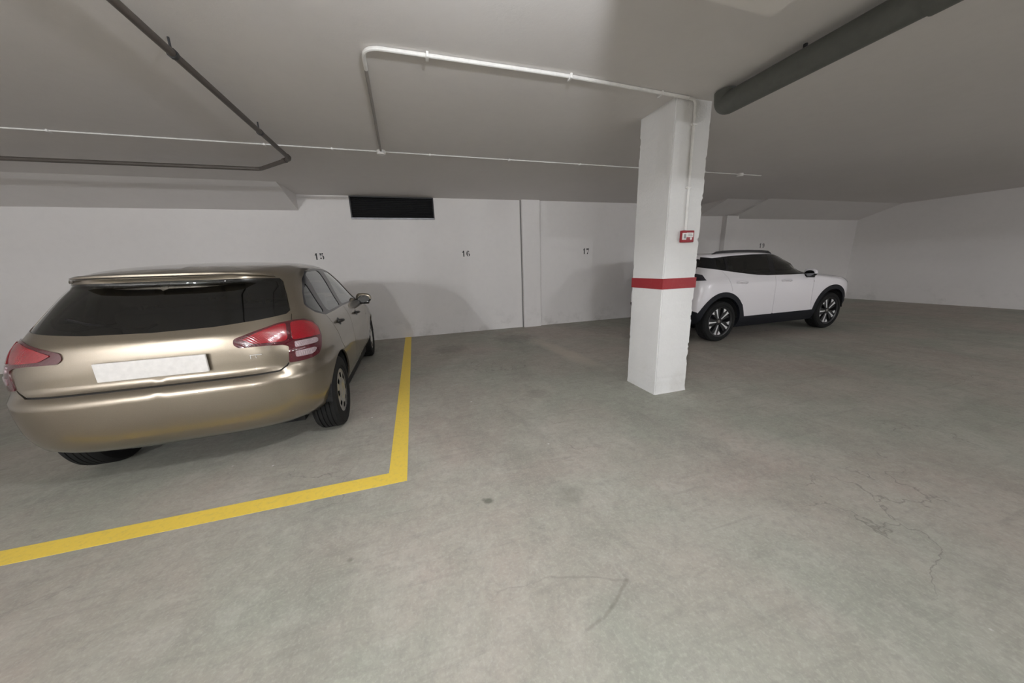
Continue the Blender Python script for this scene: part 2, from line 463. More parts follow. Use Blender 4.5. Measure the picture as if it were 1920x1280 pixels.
# ---------------------------------------------------------------- car body surfaces
# A car half-shell is a stack of plan-view rings (superellipse ends, straight flanks).
# Car coordinates: u = metres from the tail towards the nose, y = metres from the centre
# line, z = height, s = distance along a ring from the middle of the tail.
def pchip(xk, yk, x):
    xk = np.asarray(xk, float); yk = np.asarray(yk, float)
    h = np.diff(xk); d = np.diff(yk) / h
    m = np.zeros_like(yk)
    for i in range(1, len(xk) - 1):
        if d[i-1] * d[i] > 0:
            w1 = 2*h[i] + h[i-1]; w2 = h[i] + 2*h[i-1]
            m[i] = (w1 + w2) / (w1/d[i-1] + w2/d[i])
    m[0], m[-1] = d[0], d[-1]
    i = np.clip(np.searchsorted(xk, x, side='right') - 1, 0, len(h) - 1)
    t = (x - xk[i]) / h[i]
    return ((1+2*t)*(1-t)**2*yk[i] + t*(1-t)**2*h[i]*m[i] + t*t*(3-2*t)*yk[i+1] + t*t*(t-1)*h[i]*m[i+1])


class Shell:
    NT = 300
    SUB = 12

    def __init__(self, rows, um, hr, hf):
        R = np.array(rows, float); n = len(R)
        vv = np.linspace(0, n - 1, (n - 1) * self.SUB + 1)
        K = np.stack([pchip(np.arange(n), R[:, c], vv) for c in range(R.shape[1])], -1)
        NV, NT = len(vv), self.NT
        P = np.zeros((NV, NT, 3)); A = np.zeros((NV, NT))
        ph = np.linspace(0, np.pi/2, 260)
        for j, (z, xr, xf, w, Lr, nr, Lf, nf, arc) in enumerate(K):
            tot = xf - xr
            k = min(1.0, tot * .98 / (Lr + Lf)); Lr *= k; Lf *= k
            q = np.sin(ph) ** (2/nr); p = np.cos(ph) ** (2/nr)
            ru, ry = xr + Lr * (1 - p), w * q
            q = np.sin(ph[::-1]) ** (2/nf); p = np.cos(ph[::-1]) ** (2/nf)
            fu, fy = xf - Lf * (1 - p), w * q
            u = np.concatenate([ru, fu]); y = np.concatenate([ry, fy])
            a = np.concatenate([[0], np.cumsum(np.hypot(np.diff(u), np.diff(y)))])
            t = np.linspace(0, a[-1], NT)
            P[j, :, 0] = np.interp(t, a, u); P[j, :, 1] = np.interp(t, a, y)
            d = P[j, :, 0] - um
            P[j, :, 2] = z + arc * (1 - np.where(d < 0, (d/hr)**2, (d/hf)**2))
            A[j] = t
        # light smoothing along the rings takes the arc-length resampling noise out
        for _ in range(2):
            P[:, 1:-1, :2] = .25*P[:, :-2, :2] + .5*P[:, 1:-1, :2] + .25*P[:, 2:, :2]
        self.P, self.A, self.NV = P, A, NV
        mid = P[:, NT // 2]
        b = np.concatenate([[0], np.cumsum(np.linalg.norm(np.diff(mid, axis=0), axis=1))])
        self.b = b; self.B = b[-1]; self.L = 5.6
        self.F = {'u': P[:, :, 0], 'y': P[:, :, 1], 'z': P[:, :, 2], 's': A, 'f': A[:, -1:] - A}   # f: distance from the middle of the nose
        dt = np.gradient(P, axis=1); dv = np.gradient(P, axis=0)
        dv += 1e-9
        N = np.cross(dt, dv); ln = np.linalg.norm(N, axis=-1, keepdims=True)
        N = N / np.maximum(ln, 1e-12)
        # outward = away from a point inside the cabin
        c = np.array([um + .2, 0, .7]); sgn = np.sign(np.einsum('ijk,ijk->ij', N, P - c))
        N *= (1 if np.median(sgn) > 0 else -1)
        self.N = N

    def _bil(self, T, fi, fj):
        i = np.clip(fi.astype(int), 0, self.NV - 2); j = np.clip(fj.astype(int), 0, self.NT - 2)
        x = (fi - i)[:, None]; y = (fj - j)[:, None]
        return T[i, j]*(1-x)*(1-y) + T[i+1, j]*x*(1-y) + T[i, j+1]*(1-x)*y + T[i+1, j+1]*x*y

    def dom(self, fi, fj):                       # table index -> flat chart
        return np.stack([fj / (self.NT - 1) * self.L, np.interp(fi, np.arange(self.NV), self.b)], -1)

    def idx(self, ab):
        return np.interp(ab[:, 1], self.b, np.arange(self.NV)), ab[:, 0] / self.L * (self.NT - 1)

    def surf(self, ab):
        fi, fj = self.idx(np.asarray(ab, float))
        P = self._bil(self.P, fi, fj); N = self._bil(self.N, fi, fj)
        return P, N / np.maximum(np.linalg.norm(N, axis=1, keepdims=True), 1e-9)

    def find(self, view, pts, fields=None, tmax=None):
        """view: two letters of u, y, z, s; returns chart positions of the points"""
        F = fields or self.F
        X, Y = F[view[0]], F[view[1]]
        lim = tmax if tmax else (self.NT // 2 if view in ('yz', 'sz') else self.NT)
        low = self.NT // 2 if view == 'fz' else 0
        out = []
        for px, py in pts:
            D = (X[:, low:lim] - px)**2 + (Y[:, low:lim] - py)**2
            i, j = np.unravel_index(np.argmin(D), D.shape); j += low
            fi, fj = float(i), float(j)
            for _ in range(4):
                i0 = int(np.clip(fi, 0, self.NV - 2)); j0 = int(np.clip(fj, 0, self.NT - 2))
                x, y = fi - i0, fj - j0
                def bl(T): return T[i0,j0]*(1-x)*(1-y)+T[i0+1,j0]*x*(1-y)+T[i0,j0+1]*(1-x)*y+T[i0+1,j0+1]*x*y
                J = np.array([[X[i0+1,j0]-X[i0,j0], X[i0,j0+1]-X[i0,j0]], [Y[i0+1,j0]-Y[i0,j0], Y[i0,j0+1]-Y[i0,j0]]])
                r = np.array([px - bl(X), py - bl(Y)])
                st = np.linalg.lstsq(J, r, rcond=1e-4)[0]
                st = np.clip(st, -1.5, 1.5)
                fi = float(np.clip(fi + st[0], 0, self.NV - 1)); fj = float(np.clip(fj + st[1], 0, lim - 1))
            out.append((fi, fj))
        o = np.array(out)
        return self.dom(o[:, 0], o[:, 1])


def rounded(pts, r=.03, n=4):
    """round the corners of a closed outline"""
    out = []; m = len(pts)
    for i in range(m):
        p = np.array(pts[i], float); a = np.array(pts[i-1], float); b = np.array(pts[(i+1) % m], float)
        la, lb = np.linalg.norm(a-p), np.linalg.norm(b-p)
        rr = min(r, la*.45, lb*.45)
        if rr < 1e-4: out.append(tuple(p)); continue
        q0 = p + (a-p)/la*rr; q1 = p + (b-p)/lb*rr
        for k in range(n + 1):
            t = k / n
            out.append(tuple((1-t)**2*q0 + 2*t*(1-t)*p + t*t*q1))
    return out


def densify(pts, step=.03, closed=True):
    out = []; m = len(pts)
    for i in range(m if closed else m - 1):
        a = np.array(pts[i], float); b = np.array(pts[(i+1) % m], float)
        k = max(1, int(np.ceil(np.linalg.norm(b-a) / step)))
        for q in range(k): out.append(tuple(a + (b-a)*q/k))
    if not closed: out.append(tuple(pts[-1]))
    return out


def inside(poly, pts):
    x, y = pts[:, 0], pts[:, 1]; r = np.zeros(len(pts), bool)
    P = np.asarray(poly); Q = np.roll(P, -1, axis=0)
    for (x0, y0), (x1, y1) in zip(P, Q):
        if y0 == y1: continue
        c = ((y0 > y) != (y1 > y)) & (x < (x1-x0)*(y-y0)/(y1-y0) + x0)
        r ^= c
    return r
#        z     tail   nose  half   Lr   nr   Lf   nf   arc
TAN_ROWS = [
        (.215, .300, 3.72, .770, 1.0, 3.2, 1.0, 3.0, 0),
        (.290, .120, 3.80, .818, 1.0, 4.0, 1.0, 3.0, 0),
        (.360, .040, 3.87, .844, 1.0, 4.4, 1.0, 3.0, 0),
        (.500, .006, 3.93, .862, 1.0, 4.6, 1.0, 3.0, 0),
        (.620, .000, 3.93, .868, 1.0, 4.6, 1.0, 3.0, 0),
        (.655, .001, 3.91, .868, 1.0, 4.6, 1.0, 3.0, 0),
        (.672, .008, 3.90, .867, 1.0, 4.6, 1.0, 3.0, 0),
        (.694, .038, 3.87, .864, 1.0, 4.8, 1.0, 3.0, 0),
        (.720, .054, 3.84, .862, 1.0, 5.0, 1.0, 3.0, 0),
        (.745, .056, 3.80, .862, 1.0, 5.0, 1.0, 3.0, 0),
        (.800, .057, 3.70, .858, 1.0, 5.0, 1.0, 3.0, 0),
        (.860, .060, 3.55, .846, 1.0, 4.8, 1.0, 2.8, 0),
        (.910, .066, 3.38, .830, 1.0, 4.7, 1.0, 2.7, 0),
        (.960, .076, 3.20, .808, 1.0, 4.6, 1.0, 2.6, 0),
        (1.005, .100, 3.08, .784, 1.0, 4.5, 1.0, 2.6, 0),
        (1.060, .134, 2.98, .758, 1.0, 4.4, 1.0, 2.6, 0),
        (1.150, .202, 2.84, .722, 1.0, 4.3, 1.0, 2.6, .003),
        (1.230, .268, 2.70, .690, 1.0, 4.2, 1.0, 2.6, .010),
        (1.285, .322, 2.56, .660, 1.0, 4.2, .95, 2.6, .022),
        (1.312, .318, 2.46, .638, 1.0, 4.0, .90, 2.6, .036),
        (1.330, .300, 2.38, .610, 1.0, 3.8, .85, 2.6, .052),
        (1.340, .310, 2.31, .570, 1.0, 3.6, .80, 2.6, .068),
        (1.346, .345, 2.25, .510, 1.0, 3.4, .80, 2.5, .078),
        (1.350, .400, 2.18, .380, 1.0, 3.0, .80, 2.4, .086),
        (1.352, .440, 2.14, .200, 1.0, 2.6, .80, 2.3, .091),
        (1.353, .460, 2.12, .001, 1.0, 2.4, .80, 2.3, .094),
]
WHITE_ROWS = [
        (.210, .300, 4.00, .800, 1.0, 3.2, 1.0, 3.2, 0),
        (.300, .120, 4.12, .850, 1.0, 4.0, 1.0, 3.2, 0),
        (.400, .040, 4.22, .872, 1.0, 4.6, 1.0, 3.4, 0),
        (.550, .004, 4.28, .882, 1.0, 5.0, 1.0, 3.4, 0),
        (.680, .000, 4.30, .885, 1.0, 5.2, 1.0, 3.4, 0),
        (.760, .020, 4.29, .885, 1.0, 5.2, 1.0, 3.4, 0),
        (.840, .045, 4.26, .883, 1.0, 5.2, 1.0, 3.4, 0),
        (.920, .050, 4.15, .876, 1.0, 5.0, 1.0, 3.2, 0),
        (.980, .060, 3.85, .862, 1.0, 4.8, 1.0, 2.8, 0),
        (1.030, .085, 3.45, .842, 1.0, 4.6, 1.0, 2.5, 0),
        (1.070, .120, 3.20, .820, 1.0, 4.5, 1.0, 2.4, 0),
        (1.130, .180, 3.06, .790, 1.0, 4.4, 1.0, 2.4, 0),
        (1.220, .270, 2.94, .752, 1.0, 4.3, 1.0, 2.6, .006),
        (1.300, .340, 2.80, .716, 1.0, 4.2, 1.0, 2.4, .018),
        (1.345, .360, 2.70, .692, 1.0, 4.0, 1.0, 2.4, .030),
        (1.372, .350, 2.61, .664, 1.0, 3.8, .95, 2.4, .040),
        (1.383, .360, 2.55, .624, 1.0, 3.6, .9, 2.4, .048),
        (1.388, .420, 2.49, .540, 1.0, 3.4, .9, 2.4, .054),
        (1.391, .480, 2.43, .380, 1.0, 3.0, .9, 2.4, .058),
        (1.392, .520, 2.40, .180, 1.0, 2.6, .9, 2.4, .060),
        (1.393, .540, 2.39, .001, 1.0, 2.4, .9, 2.4, .062),
]
# shorter tail with tighter corners on the white car
WHITE_ROWS = [(r[0], r[1] + .32, r[2], r[3], .68, r[5] + 3.4, *r[6:]) for r in WHITE_ROWS]
PAINTED = {'body_shell', 'front_bumper', 'rear_bumper', 'bonnet', 'fender', 'front_door', 'rear_door', 'tailgate', 'cladding', 'window_trim'}


def car_panels(sh, layers, base, mats, step=.045):
    """cut the half shell into panels. layers: dicts(cls, view, pts, [r], [tmax]); later ones lie on top.
    returns {cls: (verts, faces, normals, centre_edges)} for the right half in car coordinates"""
    polys = []; cv = []; ce = []
    def addpoly(pl):
        n = len(cv); cv.extend(map(tuple, pl)); m = len(pl)
        ce.extend((n+i, n+(i+1) % m) for i in range(m))
    for L in layers:
        pts = L['pts']
        if L['cls'] == 'seam':
            pl = sh.find(L['view'], densify(pts, .03, False), tmax=L.get('tmax'))
            d = np.gradient(pl, axis=0); d /= np.maximum(np.linalg.norm(d, axis=1, keepdims=True), 1e-9)
            nn = np.stack([-d[:, 1], d[:, 0]], -1) * L.get('w', .0035)
            pl = np.concatenate([pl + nn, (pl - nn)[::-1]])
        else:
            if L.get('r'): pts = rounded(pts, L['r'])
            pl = sh.find(L['view'], densify(pts, .03), tmax=L.get('tmax'))
            if L.get('tmax'): pl[pl[:, 0] > sh.L - .14, 0] = sh.L
        pl[:, 0] = np.clip(pl[:, 0], 0, sh.L); pl[:, 1] = np.clip(pl[:, 1], 0, sh.B)
        polys.append((L['cls'], pl)); addpoly(pl)
    na, nb = int(sh.L/step), int(sh.B/step)
    ga, gb = np.meshgrid(np.linspace(0, sh.L, na+1), np.linspace(0, sh.B, nb+1))
    G = np.stack([ga.ravel(), gb.ravel()], -1)
    border = (G[:, 0] == 0) | (G[:, 0] == sh.L) | (G[:, 1] == 0) | (G[:, 1] == sh.B)
    C = np.array(cv)
    keep = np.ones(len(G), bool)
    for k in range(0, len(G), 400):
        d = np.min(((G[k:k+400, None] - C[None])**2).sum(-1), axis=1)
        keep[k:k+400] = d > .016**2
    G = G[keep | border]
    allv = [Vector(p) for p in cv] + [Vector(p) for p in G]
    ov, oe, of, *_ = delaunay_2d_cdt(allv, ce, [], 0, 1e-5)
    V = np.array([tuple(p) for p in ov]); Fc = np.array([tuple(f) for f in of])
    e1 = V[Fc[:, 1]] - V[Fc[:, 0]]; e2 = V[Fc[:, 2]] - V[Fc[:, 0]]
    ok = np.abs(e1[:, 0]*e2[:, 1] - e1[:, 1]*e2[:, 0]) > 1e-9
    Fc = Fc[ok]
    cen = V[Fc].mean(1)
    lab = np.array([base] * len(Fc), dtype=object)
    for cls, pl in polys:
        lo, hi = pl.min(0), pl.max(0)
        q = np.where((cen >= lo).all(1) & (cen <= hi).all(1))[0]
        if len(q): lab[q[inside(pl, cen[q])]] = cls
    # stray slivers join the panel around them
    for _ in range(2):
        em = {}
        for i, f in enumerate(Fc):
            for k in range(3):
                em.setdefault((min(f[k], f[(k+1) % 3]), max(f[k], f[(k+1) % 3])), []).append(i)
        nb = [[] for _ in Fc]
        for q in em.values():
            if len(q) == 2: nb[q[0]].append(q[1]); nb[q[1]].append(q[0])
        comp = -np.ones(len(Fc), int); groups = []
        for i in range(len(Fc)):
            if comp[i] >= 0: continue
            st = [i]; comp[i] = len(groups); g = [i]
            while st:
                a = st.pop()
                for c in nb[a]:
                    if comp[c] < 0 and lab[c] == lab[i]: comp[c] = comp[i]; st.append(c); g.append(c)
            groups.append(g)
        area = .5*np.abs((V[Fc[:, 1]]-V[Fc[:, 0]])[:, 0]*(V[Fc[:, 2]]-V[Fc[:, 0]])[:, 1] - (V[Fc[:, 1]]-V[Fc[:, 0]])[:, 1]*(V[Fc[:, 2]]-V[Fc[:, 0]])[:, 0])
        big = {}
        for g in groups: big[lab[g[0]]] = max(big.get(lab[g[0]], 0), area[g].sum())
        for g in groups:
            l0 = lab[g[0]]; ar = area[g].sum()
            if l0 in ('seam', 'hole') or ar == big[l0] or ar > .012: continue
            cn = {}
            for i in g:
                for c in nb[i]:
                    if lab[c] in PAINTED and lab[c] != l0: cn[lab[c]] = cn.get(lab[c], 0) + 1
            if cn:
                for i in g: lab[i] = max(cn, key=cn.get)
    P, Nn = sh.surf(V)
    edge = (V[:, 0] < 1e-4) | (V[:, 0] > sh.L - 1e-4) | (V[:, 1] > sh.B - 1e-4)
    out = {}
    for cls in set(lab):
        if cls == 'hole': continue
        f = Fc[lab == cls]; use = np.unique(f); mp = -np.ones(len(V), int); mp[use] = np.arange(len(use))
        out[cls] = (P[use], mp[f], Nn[use], edge[use])
    return out


def panel_object(name, half, mat, parent, offset=0.0, flange=.014, side=0):
    """side 0: both halves in one mesh, 1 right only, -1 left only. car (u,y,z) -> local (u,-y,z)"""
    P, F, N, E = half
    P = P + N * offset
    vs, fs, ns = [], [], []
    for sgn in ((1, -1) if side == 0 else (side,)):
        S = np.array([1, -sgn, 1.0])
        n0 = len(vs)
        p = P * S; n = N * S
        # make the winding agree with the outward normal
        a = np.cross(p[F[:, 1]] - p[F[:, 0]], p[F[:, 2]] - p[F[:, 0]])
        flip = np.einsum('ij,ij->i', a, n[F].mean(1)) < 0
        G = F.copy(); G[flip] = G[flip][:, ::-1]
        vs += list(p); ns += list(n); fs += [tuple(q + n0) for q in G]
        if flange > 0:
            cnt = {}
            for q in G:
                for i in range(3):
                    cnt[(q[i], q[(i+1) % 3])] = 1
            bd = [(i, j) for (i, j) in cnt if (j, i) not in cnt and not (E[i] and E[j])]
            mp = {}
            def low(i):
                if i not in mp:
                    mp[i] = (len(vs), len(vs)+1)
                    vs.append(p[i]); ns.append(n[i]); vs.append(p[i] - n[i]*flange); ns.append(n[i])
                return mp[i]
            for i, j in bd:
                (ti, bi), (tj, bj) = low(i), low(j)
                fs.append((ti, bi, bj, tj)[::-1])
    o = obj(name, vs, fs, mat, parent, smooth=True)
    # analytic normals on the skin, flat on the returns
    me = o.data
    nskin = np.array(ns)
    cn = []
    for pol in me.polygons:
        if len(pol.vertices) == 3:
            cn += [tuple(nskin[v]) for v in pol.vertices]
        else:
            cn += [tuple(pol.normal)] * 4
    me.normals_split_custom_set(cn)
    return o


def wheel(name, parent, cx, cy, R, w, rim, style, label=None, spin=0.0):
    """cy in local coordinates; the outer face looks away from the car"""
    out = 1 if cy > 0 else -1
    root = bpy.data.objects.new(name, None); COL.objects.link(root); root.parent = parent
    root.location = (cx, cy, R); root.rotation_euler = (0, spin, 0 if out > 0 else math.pi)
    if label: root['label'] = label
    h = w/2
    prof = [(rim-.005, -h*.9), (rim+.02, -h*.98), (R-.055, -h), (R-.02, -h*.94), (R-.004, -h*.74)]
    g = [-.5, -.2, .12, .45]
    for k in g:
        prof += [(R, (k-.09)*h), (R, (k-.03)*h), (R-.009, (k-.02)*h), (R-.009, (k+.03)*h), (R, (k+.04)*h)]
    prof += [(R-.004, h*.74), (R-.02, h*.94), (R-.055, h), (rim+.03, h*.99), (rim+.022, h*.94), (rim+.004, h*.93), (rim-.004, h*.86), (rim-.012, h*.5), (rim-.02, -h*.8)]
    MB().lathe(prof, 64, closed=True).build('tyre', M['rubber'], root, True, 28)
    MB().lathe([(0.0, -h*.55), (rim-.01, -h*.55), (rim-.01, -h*.7), (0.0, -h*.7)], 40).build('brake_disc', M['void'], root, True)
    if style == 'cover':
        m = MB(); rings = [0, .03, .062, .075, .10, .114, .156, .172, rim+.004, rim+.012]
        yv = [.80, .80, .80, .86, .90, .90, .875, .83, .90, .86]
        seg = 72
        v = [(r*math.cos(2*math.pi*k/seg), y*h, r*math.sin(2*math.pi*k/seg)) for k in range(seg) for r, y in zip(rings, yv)]
        f = []
        n = len(rings)
        for k in range(seg):
            k2 = (k+1) % seg
            for i in range(n-1):
                if i == 5 and (k % 9) in (2, 3, 4, 5): continue
                if i == 0: f.append((k*n, k*n+1, k2*n+1)); continue
                f.append((k*n+i, k*n+i+1, k2*n+i+1, k2*n+i))
        m.add(v, f); c = m.build('wheel_cover', M['silver'], root, True, 60)
        MB().lathe([(0, .45*h), (rim-.004, .45*h), (rim-.004, .3*h)], 40).build('rim', M['alloy_black'], root, True)
    else:
        MB().lathe([(rim-.006, -h*.7), (rim-.012, h*.5), (rim+.002, h*.9), (rim+.012, h*.93), (rim+.008, h*.98), (rim-.004, h*.96), (rim-.016, h*.86), (rim-.02, h*.4), (rim-.014, -h*.7)], 64, closed=True).build('rim', M['alloy_black'], root, True)
        blk = MB(); cut = MB()
        def P(r, a): return (r*math.cos(a), r*math.sin(a))
        for k in range(5):
            a0 = 2*math.pi*k/5 + .15
            # broad black blade carrying a polished leading edge and a polished tip
            blade = [P(.05, a0-.5), P(.10, a0-.60), P(rim-.012, a0-.62), P(rim-.012, a0+.30), P(.11, a0+.30), P(.05, a0+.55)]
            blk.prism(blade, h*.42, h*.70, 'y')
            edge = [P(.06, a0-.28), P(.12, a0-.19), P(rim-.055, a0-.17), P(rim-.006, a0-.22), P(rim-.006, a0+.02), P(rim-.05, a0-.03), P(.12, a0-.06), P(.06, a0-.05)]
            cut.prism(edge, h*.66, h*.78, 'y')
            tip = [P(rim-.075, a0-.50), P(rim-.006, a0-.66), P(rim-.006, a0-.34)]
            cut.prism(tip, h*.66, h*.77, 'y')
        blk.lathe([(0, h*.74), (.055, h*.72), (.06, h*.5), (0, h*.45)], 24)
        blk.build('spokes', M['alloy_black'], root, True, 30)
        cut.build('spoke_facets', M['alloy_cut'], root)
        MB().lathe([(0, h*.80), (.022, h*.79), (.026, h*.74), (0, h*.72)], 20).build('hub_cap', M['chrome'], root, True)
    return root


def arch(cu, cz, r, zmin, n=28, a0=-.35, a1=math.pi+.35):
    return [(cu + r*math.cos(a), max(zmin, cz + r*math.sin(a))) for a in np.linspace(a0, a1, n)]


def seat(parent, x, y, wide=.5):
    m = MB()
    m.box((x-.05, y-wide/2, .42), (x+.48, y+wide/2, .60), bev=.05)
    T = Matrix.Translation((x-.02, y, .56)) @ Matrix.Rotation(-.28, 4, 'Y')
    m.box((-.06, -wide/2, 0), (.08, wide/2, .56), T, .045)
    for yy in ([0] if wide < .7 else [-wide*.33, wide*.33]):
        m.box((-.045, yy-.12, .60), (.045, yy+.12, .76), T, .03)
        m.box((-.01, yy-.05, .54), (.01, yy-.03, .62), T); m.box((-.01, yy+.03, .54), (.01, yy+.05, .62), T)
    return m.build('seat', M['seat'], parent, True)


def mirror(parent, x, y, z, side, paint):
    """side +1 right, -1 left (local y = -side*y): painted cap over a black lower shell, glass towards the tail"""
    def shell(sel, sx, sy, sz):
        bm = bmesh.new(); bmesh.ops.create_uvsphere(bm, u_segments=28, v_segments=18, radius=1)
        for v in bm.verts:
            c = v.co
            for i in range(3): c[i] = math.copysign(abs(c[i])**.70, c[i])
            c.x *= sx*(1.0 if c.x > 0 else .35); c.y *= sy; c.z *= sz
            c.z *= 1 - .14*(-side*c.y/sy)
        if sel: bmesh.ops.bisect_plane(bm, geom=list(bm.verts)+list(bm.edges)+list(bm.faces), plane_co=(0, 0, -.004), plane_no=(0, -side*.10, 1), clear_inner=sel > 0, clear_outer=sel < 0)
        bm.verts.index_update()
        V = [(v.co.x + x, v.co.y - side*(y + .105), v.co.z + z) for v in bm.verts]; Fq = [tuple(q.index for q in f.verts) for f in bm.faces]; bm.free()
        return V, Fq
    V, Fq = shell(1, .066, .096, .070)
    o = obj('wing_mirror', V, Fq, paint, parent, True)
    V, Fq = shell(0, .062, .093, .066)
    obj('mirror_shell', V, Fq, M['black_gloss'], o, True)
    MB().prism([(-side*(y+.105)+.074*math.cos(t), z-.004+.048*math.sin(t)) for t in np.linspace(0, 2*math.pi, 20, endpoint=False)], x-.0265, x-.0225, 'x').build('mirror_glass', M['mirror_glass'], o)
    mb = MB(); a, b2 = -side*(y-.04), -side*(y+.06)
    mb.box((x-.045, min(a, b2), z-.085), (x+.05, max(a, b2), z-.025), bev=.014)
    mb.box((x-.024, min(-side*(y+.02), -side*(y+.17)), z-.078), (x+.03, max(-side*(y+.02), -side*(y+.17)), z-.035), bev=.012)
    mb.build('mirror_arm', M['black_gloss'], o, True)
    return o
def assemble(root, sh, layers, base, spec, step=.045):
    """spec: cls -> (name, material, central?, offset, flange, parent cls or None, label)"""
    H2 = car_panels(sh, layers, base, M, step)
    made = {}
    for cls in sorted(H2, key=lambda c: (spec[c][5] is not None, c)):
        name, mat, central, off, fl, par, lab = spec[cls]
        for side in ((0,) if central else (1, -1)):
            p = root
            if par: p = made.get((par, side)) or made.get((par, 0)) or made.get((par, 1))
            o = panel_object(name, H2[cls], M[mat], p, off, fl, side)
            if lab: o['label'] = lab
            if cls == 'seam': o['kind'] = 'stuff'
            made[(cls, side)] = o
    return made


def underbody(root, L, half, wb0, wb1, R, z0=.17, inner=.62, tail=.36):
    m = MB()
    m.box((tail, -inner+.01, z0+.035), (L-.4, inner-.01, z0+.20))
    m.box((wb0+R+.06, -half+.09, z0-.005), (wb1-R-.06, half-.09, z0+.2))
    m.build('underbody', M['void'], root)
    for cu in (wb0, wb1):
        for s in (1, -1):
            q = MB(); n = 20; rr = R + .055
            y0, y1 = s*inner, s*(half-.035)
            v = []
            for k in range(n+1):
                a = .10 + (math.pi-.20)*k/n
                v += [(cu+rr*math.cos(a), y0, R+rr*math.sin(a)), (cu+rr*math.cos(a), y1, R+rr*math.sin(a))]
            f = [(2*k, 2*k+1, 2*k+3, 2*k+2) for k in range(n)]
            f.append(tuple(2*k for k in range(n+1)))
            q.add(v, f); q.build('wheel_arch_liner', M['void'], root)


